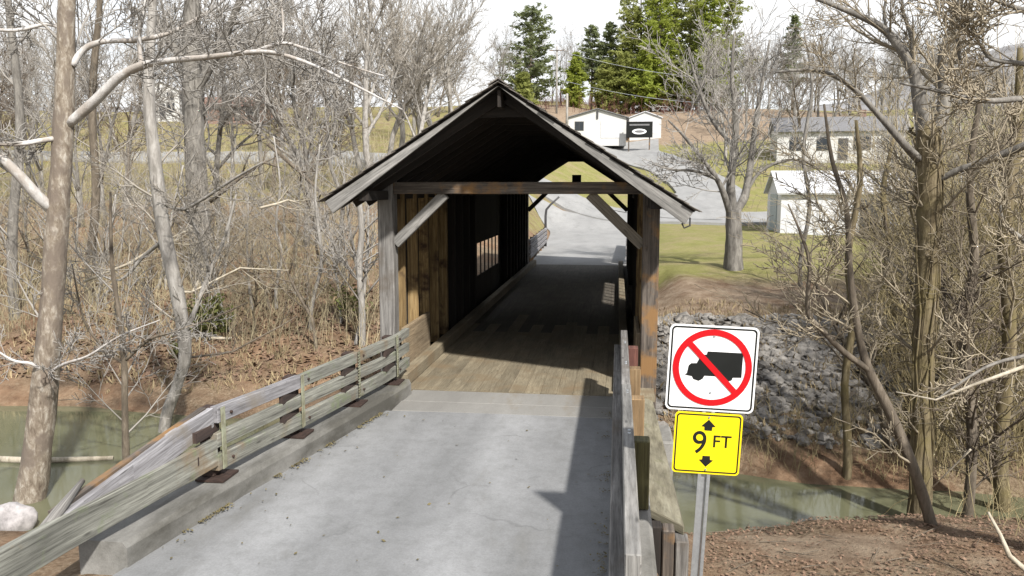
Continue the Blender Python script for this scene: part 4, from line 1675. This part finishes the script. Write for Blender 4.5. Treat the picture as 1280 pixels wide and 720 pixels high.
limbs = [(T, [.2, .19, .17, .15, .135, .12, .10, .06, .02], 16, 2.0),
         ([P(1318, 130, D), P(1280, 124, D - .1), P(1240, 126, D - .2), P(1210, 123, D - .3), P(1165, 112, D - .4), P(1125, 104, D - .5)], [.05, .04, .034, .03, .022, .012], 9, .7),
         ([P(1312, 90, D), P(1280, 80, D), P(1240, 74, D), P(1225, 55, D), P(1216, 42, D)], [.035, .028, .022, .016, .01], 8, .7),
         ([P(1306, 20, D), P(1270, 10, D), P(1240, -2, D)], [.04, .03, .02], 7, .8),
         ([P(1200, 75, D + .2), P(1198, 45, D + .2), P(1212, 10, D + .2), P(1216, -10, D + .2)], [.02, .03, .024, .014], 4, .5),
         ([P(1320, 330, D), P(1280, 300, D - .1), P(1255, 280, D - .2), P(1250, 250, D - .2)], [.04, .03, .022, .012], 6, .7),
         ([P(1323, 440, D), P(1280, 445, D - .3), P(1230, 460, D - .5), P(1170, 500, D - .7)], [.03, .022, .018, .010], 5, .6)]
path_tree('bare_tree', 'tree at right edge of picture, long pale limbs reaching in', 'tree', limbs, M['bark_grey'], M['twig_olive'], 47)
for k, (tp, rr_, d_, lab, mt, tm) in enumerate((
        ([(1255, 660), (1250, 560), (1262, 430), (1255, 300), (1270, 180), (1275, 60)], [.13, .12, .11, .10, .08, .04], 14, 'olive-brown tree near the right edge, standing in dense brush', 'bark_moss', 'twig_olive'),
        ([(1060, 560), (1056, 480), (1066, 400), (1060, 320), (1075, 230), (1070, 150)], [.075, .07, .065, .06, .05, .025], 15, 'slender olive tree between the leaning tree and mossy tree', 'bark_moss', 'twig_olive'),
        ([(1210, 640), (1215, 540), (1205, 420), (1218, 330), (1212, 220), (1225, 120)], [.085, .08, .075, .07, .055, .03], 13.6, 'brown tree just right of the thick mossy tree', 'bark_brown', 'twig_brown'),
        ([(1100, 470), (1096, 400), (1110, 320), (1104, 240), (1118, 170)], [.08, .075, .07, .06, .03], 19, 'yellowish bare tree left of mossy trunk, before the shed', 'bark_moss', 'twig_olive'),
        ([(1005, 395), (1000, 330), (1012, 260), (1004, 190), (1015, 110), (1005, 40)], [.07, .065, .06, .055, .04, .02], 26, 'thin grey tree in front of the shed corner', 'bark_grey', 'twig_grey'),
)):
    T = [P(a, b, d_) for a, b in tp]
    T.insert(0, gnd(T[0]))
    path_tree('bare_tree', lab, 'tree', [(T, [rr_[0] * 1.15] + rr_, (18, 8, 16, 6, 6)[k], (1.7, 1.1, 1.6, 1.2, 1.3)[k])], M[mt], M[tm], 60 + k, rmin=.007, sub=dict(nb=(9, 7, 6, 5)))
for k, (tp, r_, d_, lab) in enumerate((
        ([(1120, 490), (1170, 500), (1220, 480), (1280, 458)], .018, 9.6, 'long pale twig crossing before the brush at right edge'),
        ([(1165, 610), (1185, 590), (1205, 570), (1213, 562)], .012, 9.8, 'short pale stick poking up from right brush'),
        ([(1235, 640), (1250, 668), (1262, 695), (1285, 715)], .03, 9.5, 'pale stick lying on leaf litter at lower right'),
)):
    mb = MB()
    pts = [P(a, b, d_ - .1 * i) for i, (a, b) in enumerate(tp)]
    mb.tube(pts, [r_ * .5, r_ * .8, r_, r_ * 1.1], 6, lump=.25)
    tag(mb.build('dead_branch', M['log'], smooth_=True), lab, 'branch')

# --- woodland archetypes, copied
protos = []
for k, (h, r, bm_, tm, kw) in enumerate((
        (14, .20, 'bark_grey', 'twig_grey', {}),
        (15, .22, 'bark_pale', 'twig_pale', dict(ang=(.35, .8))),
        (12, .16, 'bark_brown', 'twig_brown', dict(wig=.12)),
        (16, .24, 'bark_pale', 'twig_pale', dict(ang=(.3, .7), nb=(11, 6, 5, 4))),
        (13, .19, 'bark_grey', 'twig_grey', dict(fork=(2.2, 3, .4, .28))),
        (7, .07, 'bark_pale', 'twig_pale', dict(nb=(8, 5, 4, 3), rmin=.005)),
        (6, .06, 'bark_brown', 'twig_olive', dict(nb=(9, 6, 4, 3), wig=.14, rmin=.005)),
)):
    kw = dict(dict(rmin=.012 if k < 5 else .006), **kw)
    protos.append(make_tree('bare_tree', 'x', 'tree', (0, 0, -100), 100 + k, h, r, M[bm_], M[tm], maxl=4 if k < 5 else 3, **kw))
used = set()


def put(kind, px, d, label, group, rng, sc=1.0):
    p = ground_at(px, d)
    o = protos[kind]
    s = sc * rng.uniform(.85, 1.18)
    if kind not in used:
        used.add(kind)
        o.location = p
        o.rotation_euler = (0, 0, rng.random() * 6.28)
        o.scale = (s, s, s)
        o['label'], o['group'] = label, group
        return o
    return copy_thing(o, p, rng.random() * 6.28, s, label, group)


rng = random.Random(8)
gA, lA = 'trees of the far left hillside', 'bare grey tree in the woods on the hillside far left of the bridge'
for i in range(34):
    q_ = -60 + 640 * (i + rng.random()) / 34
    put(rng.choice((0, 1, 2, 3, 4)), q_, rng.uniform(130, 150) if 180 < q_ < 340 else rng.uniform(68, 120), lA, gA, rng, 1.05)
gB, lB = 'trees of the left bank woods', 'bare tree in the left woods between creek and hillside'
for i in range(22):
    q_ = -60 + 480 * (i + rng.random()) / 22
    if 192 < q_ < 242:
        continue
    put(rng.choice((0, 1, 2, 4)), q_, rng.uniform(30, 58), lB, gB, rng, .85)
gC, lC = 'pale trees behind the roof', 'pale bare tree rising behind the left slope of the bridge roof'
for i, px in enumerate((455, 470, 482, 498, 515, 532, 552, 572)):
    put((1, 3)[i % 2], px, rng.uniform(42, 62), lC, gC, rng, .92)
gD, lD = 'trees of the right hillside', 'bare tree on the hillside behind the white house at right'
for i in range(40):
    put(rng.choice((0, 2, 4, 1)), 930 + 430 * (i + rng.random()) / 40, rng.uniform(92, 150), lD, gD, rng, .95)
gE, lE = 'trees around the long shed', 'bare tree behind the long white shed among the right woods'
for i in range(8):
    put(rng.choice((0, 2, 4)), 1090 + 260 * (i + rng.random()) / 8, rng.uniform(58, 80), lE, gE, rng, .72)
gF, lF = 'saplings on the left bank', 'slim pale sapling in the brush on the far left bank'
for i in range(30):
    put(rng.choice((5, 5, 6)), -30 + 490 * (i + rng.random()) / 30, rng.uniform(20.5, 31), lF, gF, rng, .8)
gH, lH = 'saplings on the right bank', 'thin olive-brown sapling in the dense brush right of the signs'
for i in range(44):
    px = 1120 + 220 * (i + rng.random()) / 44
    put(rng.choice((6, 6, 6, 5)), px, rng.uniform(15.5, 24), lH, gH, rng, .95)
gK, lK = 'bare trees on the hill crest', 'bare tree among the green pines on the hill crest'
for i, (px, d) in enumerate(((625, 118), (870, 132), (895, 120), (930, 112), (905, 90), (690, 172), (715, 168), (735, 175), (765, 170), (785, 166),
                            (805, 176), (835, 170), (855, 168), (880, 174), (905, 166), (930, 172), (955, 168), (700, 160), (630, 150), (645, 165))):
    put((0, 1, 4)[i % 3], px, d, lK, gK, rng, .95)


# --- evergreens
def evergreen(name, label, loc, seed, h, rad, leaf, group=None, bare=.2, dens=1.0, shape=1.0, leafsize=.45):
    rng = random.Random(seed)
    t = thing(name, label, 'tree', loc, group)
    tk, cr_ = MB(), MB()
    lean = V((rng.gauss(0, .02), rng.gauss(0, .02), 1))
    tk.tube([lean * (h * f) + V((0, 0, -.5)) for f in (0, .3, .6, 1)], [h * .016, h * .013, h * .009, .03], 7)
    z = h * bare
    while z < h * .985:
        f = (z / h - bare) / (1 - bare)
        L = rad * (1 - f) ** (.62 * shape) * rng.uniform(.72, 1.15) * min(1, .55 + f * 3)
        nb = rng.randint(4, 6)
        a0 = rng.random() * 6.28
        for k in range(nb):
            if rng.random() < .13:
                continue
            a = a0 + 6.28 * k / nb + rng.uniform(-.4, .4)
            rise = rng.uniform(-.12, .32) + .4 * f
            d = V((math.cos(a), math.sin(a), rise))
            b = lean * z
            Lk = L * rng.uniform(.6, 1.15)
            tk.tube([b, b + d * (Lk * .5) + V((0, 0, .02 * Lk)), b + d * Lk], [.012 * Lk + .02, .008 * Lk + .012, .01], 3, cap=False)
            nt_ = max(4, int(9 * Lk / rad * 2.2 * dens))
            for q in range(nt_):
                u = rng.uniform(.28, 1.02)
                c_ = b + d * (Lk * u) + V((rng.gauss(0, .16), rng.gauss(0, .16), rng.gauss(.05, .12))) * (Lk * .5)
                for w_ in range(5):
                    ls = leafsize * rng.uniform(.55, 1.25)
                    n1 = V((rng.gauss(0, 1), rng.gauss(0, 1), rng.gauss(0, .55))).normalized()
                    n2 = n1.cross(V((rng.gauss(0, 1), rng.gauss(0, 1), rng.gauss(0, 1)))).normalized()
                    cc = c_ + V((rng.gauss(0, .3), rng.gauss(0, .3), rng.gauss(0, .16))) * leafsize * 1.6
                    cr_.poly([cc - n1 * ls, cc + n2 * ls * .28, cc + n1 * ls, cc - n2 * ls * .28])
        z += h * rng.uniform(.028, .048)
    a = tk.build('trunk', M['bark_brown'], None, True)
    b = cr_.build('crown', M[leaf], None)
    a.parent = t
    b.parent = t
    CHILD[t.name] = [a, b]
    return t


def ev(name, label, px, d, ytop, radpx, leaf, seed, **kw):
    p = ground_at(px, d)
    h = P(px, ytop, d).z - p.z
    return evergreen(name, label, p, seed, h, radpx * d / 1000, leaf, **kw)


ev('pine_tree', 'tall dark layered pine standing alone behind the roof ridge', 661, 128, 8, 46, 'leaf_pine', 1, bare=.12, leafsize=.40, shape=.75, dens=1.15)
ev('cedar_tree', 'small bright green conical tree right of the lone pine', 716, 138, 66, 18, 'leaf_bright', 2, bare=.03, leafsize=.4, dens=1.4)
ev('pine_tree', 'dark open pine with bare stem behind the small bright tree', 738, 150, 30, 26, 'leaf_pine', 3, bare=.35)
ev('pine_tree', 'dark pine at the left end of the green hilltop grove', 760, 152, 26, 26, 'leaf_pine', 4, bare=.3)
ev('pine_tree', 'tallest yellow-green pine in the middle of the hilltop grove', 800, 148, -28, 40, 'leaf_cedar', 5, bare=.1, dens=1.1, shape=.62, leafsize=.42)
ev('pine_tree', 'broad olive-green pine just right of the tallest grove pine', 838, 150, -22, 36, 'leaf_cedar', 6, bare=.08, dens=1.1, shape=.62, leafsize=.42)
ev('pine_tree', 'bright lime-green pine at the right end of the grove', 882, 142, -12, 34, 'leaf_bright', 7, bare=.06, dens=1.1, shape=.62, leafsize=.42)
ev('pine_tree', 'low olive evergreen in front of the grove, left part', 778, 140, 66, 24, 'leaf_cedar', 8, bare=.04, dens=1.1, shape=.62, leafsize=.42)
ev('pine_tree', 'low bushy evergreen in front of the grove, right part', 846, 138, 78, 26, 'leaf_cedar', 9, bare=.03, dens=1.1, shape=.62, leafsize=.42)
ev('pine_tree', 'greyish pine poking above the lawn tree crown', 986, 150, 20, 18, 'leaf_pine', 10, bare=.25)
ev('pine_tree', 'olive evergreen low behind the roof ridge, under the lone pine', 655, 120, 92, 18, 'leaf_cedar', 11, bare=.03, dens=1.2)
ev('pine_tree', 'shadowy pine filling the gap behind the grove centre', 818, 158, 6, 34, 'leaf_pine', 12, bare=.15)
ev('pine_tree', 'dark pine behind the lime-green pine', 868, 160, 0, 30, 'leaf_pine', 13, bare=.2)


for i, (px_, d_, yt, rp_, lf, lb) in enumerate((
        (790, 146, 10, 34, 'leaf_cedar', 'olive pine between the dark left pine and the tallest one'),
        (822, 144, -20, 32, 'leaf_bright', 'lime-tinted pine right of the tallest grove pine'),
        (858, 146, -30, 36, 'leaf_cedar', 'tall olive pine left of the lime-green end pine'),
        (900, 148, -10, 30, 'leaf_cedar', 'olive pine at the far right edge of the grove'),
        (812, 139, 52, 26, 'leaf_bright', 'middle-height bright evergreen in front of the grove centre'),
        (888, 138, 60, 26, 'leaf_bright', 'low lime evergreen under the lime-green end pine'),
        (756, 141, 78, 18, 'leaf_cedar', 'small olive evergreen beside the small bright conical tree'))):
    ev('pine_tree', lb, px_, d_, yt, rp_ * 1.2, lf, 40 + i, bare=.04, dens=1.1, shape=.62, leafsize=.42)


def shrub(name, label, c, seed, rx, rz, leaf, n=700, ls=.07, cat='shrub'):
    rng = random.Random(seed)
    t = thing(name, label, cat, c)
    st, cr_ = MB(), MB()
    for i in range(14):
        a = rng.random() * 6.28
        e = V((math.cos(a) * rx * rng.uniform(.2, .9), math.sin(a) * rx * rng.uniform(.2, .9), rz * rng.uniform(.7, 1.7)))
        st.tube([V((0, 0, -.1)), e * .5 + V((0, 0, .1)), e], [.018, .012, .006], 4, cap=False)
        for q in range(n // 14):
            u = rng.uniform(.35, 1.05)
            p = e * u + V((rng.gauss(0, .2), rng.gauss(0, .2), rng.gauss(0, .2))) * rx * .5
            if p.z < 0:
                continue
            n1 = V((rng.gauss(0, 1), rng.gauss(0, 1), rng.gauss(0, .7))).normalized()
            n2 = n1.cross(V((rng.gauss(0, 1), rng.gauss(0, 1), rng.gauss(0, 1)))).normalized()
            s = ls * rng.uniform(.6, 1.3)
            cr_.poly([p - n1 * s, p + n2 * s * .5, p + n1 * s, p - n2 * s * .5])
    a = st.build('stems', M['bark_brown'], None)
    b = cr_.build('leaves', M[leaf], None)
    a.parent = t
    b.parent = t
    return t


shrub('evergreen_shrub', 'dark green leafy shrub on the left bank behind the bent tree', ground_at(252, 21.5) + V((0, 0, .0)), 1, .9, .8, 'leaf_shrub', 1100, .075)
shrub('evergreen_shrub', 'yellow-green bush close to the left portal post', ground_at(432, 22.5), 2, .8, .75, 'leaf_shrub', 420, .06)
shrub('evergreen_shrub', 'small sparse green shrub low at the left waterline bank', ground_at(212, 20.2), 3, .4, .35, 'leaf_shrub', 260, .05)


# ------------------------------------------------------------------ brush, dry grass, litter (uncountable)
def brush(name, label, n, region, hr, mat, seed, r=.006, twigs=4, lean=.22):
    rng = random.Random(seed)
    mb = MB()
    for i in range(n):
        p = region(rng)
        if p is None:
            continue
        h = rng.uniform(*hr) * rng.choice((.5, .8, 1, 1))
        d = V((rng.gauss(0, lean), rng.gauss(0, lean), 1))
        rr_ = r * rng.uniform(.6, 1.4)
        pts = [p + V((0, 0, -.05))]
        q = p.copy()
        for k in range(3):
            d = (d + V((rng.gauss(0, .16), rng.gauss(0, .16), 0))).normalized()
            q = q + d * h / 3
            pts.append(q.copy())
        mb.tube(pts, [rr_, rr_ * .85, rr_ * .65, rr_ * .35], 3, cap=False)
        for k in range(twigs):
            j = rng.choice((1, 1, 2, 2))
            s = pts[j].lerp(pts[j + 1], rng.random())
            dd = rot_dir(d, rng.uniform(.4, 1.0), rng.random() * 6.28)
            L = h * rng.uniform(.15, .45)
            m_ = s + dd * L * .5
            e = m_ + (dd + V((rng.gauss(0, .25), rng.gauss(0, .25), .15))).normalized() * L * .5
            mb.tube([s, m_, e], [rr_ * .5, rr_ * .4, rr_ * .25], 3, cap=False)
    return tag(mb.build(name, mat), label, 'brush', kind='stuff')


def reg_px(px0, px1, d0, d1, emin=.5):
    def f(rng):
        px, d = rng.uniform(px0, px1), d0 * (d1 / d0) ** rng.random()
        x = P(px, 235, d).x
        y = CAM.y + d
        if y - table(YF, x) < emin or (abs(x) < 2.6 and y < 50):
            return None
        return V((x, y, G(x, y)))
    return f


def reg_box(x0, x1, y0, y1, dens=None):
    def f(rng):
        x, y = rng.uniform(x0, x1), rng.uniform(y0, y1)
        z = G(x, y)
        if z < WATER + .06:
            return None
        if dens and rng.random() > dens(x, y):
            return None
        return V((x, y, z))
    return f


brush('left_brush', 'tangled tan-grey brush covering the far left bank', 2600, reg_px(-60, 470, 19.5, 42, 3.0), (.7, 2.4), M['brush'], 1, .008)
brush('left_hill_brush', 'grey brush thicket on the distant left slope', 3000, reg_px(-60, 600, 44, 95), (.8, 2.6), M['brush'], 2, .015)
brush('right_brush', 'dense olive-brown brush and vines on the right creek bank', 5200, reg_box(6.2, 15.5, 3.6, 9.5, lambda x, y: smooth(6.3, 8.2, x - .22 * (y - 3))), (.8, 3.6), M['brush_r'], 3, .0075, 6, .34)
brush('creek_edge_brush', 'tan dead weeds and stems at the foot of the riprap bank', 1500, reg_box(2.6, 9.5, 3.2, 7.5, lambda x, y: (1 - smooth(1.2, 3.0, y - table(YF, x))) * (.35 + .65 * smooth(3, 6, x))), (.25, .8), M['brush_r'], 7, .005, 4, .35)
brush('right_thicket', 'tall tan-olive thicket of fine tangled stems at the right', 1500, reg_box(6.6, 15, 4.0, 10.5, lambda x, y: smooth(6.5, 8.4, x - .16 * (y - 3))), (2.2, 6.2), M['brush_r'], 8, .008, 11, .26)
brush('right_hanging_brush', 'fine tan twigs rising behind the right thicket', 700, reg_px(1150, 1330, 22, 34), (1.5, 4.0), M['brush_r'], 9, .009, 10, .25)
brush('right_bank_brush', 'low tangled stems at the right water edge', 1000, reg_box(5.2, 13, -.6, 3.0, lambda x, y: .8 * smooth(6.0, 8.5, x)), (.3, 1.4), M['brush_r'], 4, .006, 4, .35)
brush('right_hill_brush', 'brown brush on distant slope right of the driveway', 500, reg_px(930, 1330, 60, 120), (1, 3), M['twig_brown'], 5, .017)
brush('crest_brush', 'red-brown brush along the foot of the pine grove', 420, reg_px(625, 930, 128, 142), (1.5, 3.6), M['block_red'], 6, .03)


def blades(name, label, n, region, hr, mat, seed, w=.008):
    rng = random.Random(seed)
    mb = MB()
    for i in range(n):
        p = region(rng)
        if p is None:
            continue
        for k in range(5):
            a = rng.random() * 6.28
            h = rng.uniform(*hr)
            o_ = V((rng.gauss(0, .06), rng.gauss(0, .06), -.02))
            s = V((math.cos(a), math.sin(a), 0)) * w
            l = V((rng.gauss(0, .35), rng.gauss(0, .35), 1)).normalized() * h
            b = p + o_
            mb.poly([b - s, b + s, b + l * .6 + s * .7, b + l + V((rng.gauss(0, .1), rng.gauss(0, .1), -.05)) * h])
    return tag(mb.build(name, mat), label, 'dry grass', kind='stuff')


blades('dry_grass', 'straw-coloured dry grass on the left bank', 1300, reg_px(-40, 470, 18, 34, .7), (.12, .36), M['straw'], 11, .012)
blades('bank_grass', 'short dry grass along right lawn edge and bank', 1500, reg_box(2.4, 12, 5, 12, lambda x, y: .7), (.08, .28), M['straw'], 12, .008)

rng = random.Random(31)
mb, stk = MB(), MB()
for i in range(26000):
    if i % 5 < 4:
        x, y = rng.uniform(2.2, 12), rng.uniform(-5.5, 2.2)
        s = rng.uniform(.010, .034)
    else:
        x, y = rng.uniform(-16, -2.8), rng.uniform(7.5, 15)
        s = rng.uniform(.05, .1)
    z = G(x, y)
    if z < WATER + .03 or (x < 2.5 and y < 2 and x > 0):
        continue
    if math.hypot((x - 4.2) / 1.2, (y + .6) / .75) < 1 and rng.random() < .8:
        continue
    a = rng.random() * 6.28
    n1 = V((math.cos(a), math.sin(a), rng.gauss(0, .35)))
    n2 = V((-math.sin(a), math.cos(a), rng.gauss(0, .35))) * .6
    c = V((x, y, z + .025))
    mb.poly([c - n1 * s, c - n2 * s, c + n1 * s, c + n2 * s])
for i in range(190):
    x, y = rng.uniform(2.6, 12), rng.uniform(-4.5, 2.0)
    z = G(x, y)
    if z < WATER + .03:
        continue
    a = rng.random() * 6.28
    L = rng.uniform(.06, .35)
    d = V((math.cos(a), math.sin(a), rng.gauss(0, .12))) * L
    c = V((x, y, z + .03))
    r = rng.uniform(.003, .008)
    stk.tube([c - d, c + V((0, 0, .01)), c + d], [r, r, r * .5], 4)
tag(stk.build('stick_litter', M['bark_brown']), 'small sticks scattered over the fallen leaves at lower right', 'sticks', kind='stuff')
tag(mb.build('leaf_litter', M['leaf_dead']), 'red-brown fallen leaves covering the creek banks', 'leaf litter', kind='stuff')

rng = random.Random(5)
mb = MB()
for i in range(2600):
    y = rng.uniform(-6.2, -1.2)
    if n3(y * 1.7, i % 4 == 0) + .5 * n3(y * 6, 3) < .05:
        continue
    if i % 4 == 0:
        x = 1.41 - abs(rng.gauss(0, .05)) - .01
    else:
        x = curbx(y) + abs(rng.gauss(0, .035)) + .008
    a = rng.random() * 6.28
    sz = rng.uniform(.004, .014)
    n1 = V((math.cos(a), math.sin(a), rng.gauss(0, .3))) * sz
    n2 = V((-math.sin(a), math.cos(a), rng.gauss(0, .3))) * sz * .7
    c = V((x, y, .026))
    mb.poly([c - n1, c - n2, c + n1, c + n2])
for i in range(110):
    y = rng.uniform(-7, -1.7)
    u = rng.random() ** 2.2
    x = curbx(y) + .05 + u * 2.4
    if rng.random() < .35:
        x = 1.38 - u * 1.0
    a = rng.random() * 6.28
    sz = rng.uniform(.006, .022)
    n1 = V((math.cos(a), math.sin(a), rng.gauss(0, .25))) * sz
    n2 = V((-math.sin(a), math.cos(a), rng.gauss(0, .25))) * sz * .6
    c = V((x, y, .024))
    mb.poly([c - n1, c - n2, c + n1, c + n2])
tag(mb.build('road_debris', M['debris']), 'yellow-brown moss and leaf crumbs along the foot of the curbs', 'debris', kind='stuff')

# ------------------------------------------------------------------ distant hills
mb = MB()
nh = 160
cols_ = []
for i in range(nh + 1):
    th = R(-70 + 140 * i / nh)
    px_eq = 772 + 1000 * math.tan(th) if abs(th) < 1.3 else 0
    Rr = 620
    hgt = 78 + 20 * n3(i * .06, 2.2) + 7 * n3(i * .31, 8.8) + 3.5 * n3(i * 1.3, 4) + 42 * math.exp(-((math.degrees(th) - 25) / 9) ** 2)
    for k, (ro, fz) in enumerate(((0, -.3), (60, .35), (130, .75), (200, 1.0), (380, .9))):
        rr_ = Rr + ro
        mb.v.append(V((CAM.x + math.sin(th) * rr_, CAM.y + math.cos(th) * rr_, hgt * fz + (2.5 * n3(i * .9, k * 3.3) if k else -10))))
for i in range(nh):
    for k in range(4):
        a = i * 5 + k
        mb.quad((a, a + 5, a + 6, a + 1), [(0, 0)] * 4)
struct(mb.build('distant_hills', M['hill'], smooth_=True), 'low blue-grey wooded hills along the horizon', 'hills')

# ------------------------------------------------------------------ light
SUN = V((.60, -.85, 1.0)).normalized()
elev = math.asin(SUN.z)
azim = math.atan2(SUN.x, SUN.y)
ld = bpy.data.lights.new('sun', 'SUN')
ld.energy = 3.5
ld.angle = R(2.2)
ld.color = (1, .955, .89)
lo = bpy.data.objects.new('sun', ld)
lo.rotation_euler = SUN.to_track_quat('Z', 'Y').to_euler()
C.objects.link(lo)

wd = bpy.data.worlds.new('World')
bpy.context.scene.world = wd
wd.use_nodes = True
nt = wd.node_tree
bg = nt.nodes['Background']
sky = nt.nodes.new('ShaderNodeTexSky')
sky.sky_type = 'NISHITA'
sky.sun_disc = False
sky.sun_elevation = elev
sky.sun_rotation = azim
sky.air_density = 1.0
sky.dust_density = 1.5
tc = nt.nodes.new('ShaderNodeTexCoord')
mp = nt.nodes.new('ShaderNodeMapping')
mp.inputs['Scale'].default_value = (1, 1, 2.4)
nt.links.new(tc.outputs['Generated'], mp.inputs[0])
nz = nt.nodes.new('ShaderNodeTexNoise')
nz.inputs['Scale'].default_value = 2.2
nz.inputs['Detail'].default_value = 7
nz.inputs['Roughness'].default_value = .6
nt.links.new(mp.outputs[0], nz.inputs['Vector'])
rp = nt.nodes.new('ShaderNodeValToRGB')
rp.color_ramp.elements[0].position = .30
rp.color_ramp.elements[0].color = (.72, .72, .72, 1)
rp.color_ramp.elements[1].position = .52
rp.color_ramp.elements[1].color = (1, 1, 1, 1)
nt.links.new(nz.outputs['Fac'], rp.inputs[0])
# cloud layer thins out overhead, shaped to cut ambient light under a white horizon
sx_ = nt.nodes.new('ShaderNodeSeparateXYZ')
nt.links.new(tc.outputs['Generated'], sx_.inputs[0])
ov = nt.nodes.new('ShaderNodeMapRange')
ov.inputs['From Min'].default_value = .22
ov.inputs['From Max'].default_value = .6
ov.inputs['To Min'].default_value = 1.0
ov.inputs['To Max'].default_value = .62
nt.links.new(sx_.outputs['Z'], ov.inputs['Value'])
cm_ = nt.nodes.new('ShaderNodeMath')
cm_.operation = 'MULTIPLY'
nt.links.new(rp.outputs[0], cm_.inputs[0])
nt.links.new(ov.outputs[0], cm_.inputs[1])
mx = nt.nodes.new('ShaderNodeMix')
mx.data_type = 'RGBA'
nt.links.new(cm_.outputs[0], mx.inputs[0])
nt.links.new(sky.outputs[0], mx.inputs[6])
mx.inputs[7].default_value = (5.75, 5.8, 5.85, 1)
nt.links.new(mx.outputs[2], bg.inputs['Color'])
bg.inputs['Strength'].default_value = .09

# ------------------------------------------------------------------ camera and render settings
cd = bpy.data.cameras.new('camera')
cd.sensor_width = 36
cd.lens = 36 * 1000 / 1280
cd.clip_start = .05
cd.clip_end = 6000
co = bpy.data.objects.new('camera', cd)
co.location = CAM
co.rotation_euler = (R(90) - PITCH, 0, YAW)
C.objects.link(co)
sc = bpy.context.scene
sc.camera = co
sc.view_settings.view_transform = 'Standard'
sc.view_settings.look = 'None'
sc.view_settings.exposure = 1.17
sc.view_settings.gamma = 1.0
sc.cycles.use_denoising = True
sc.cycles.max_bounces = 6
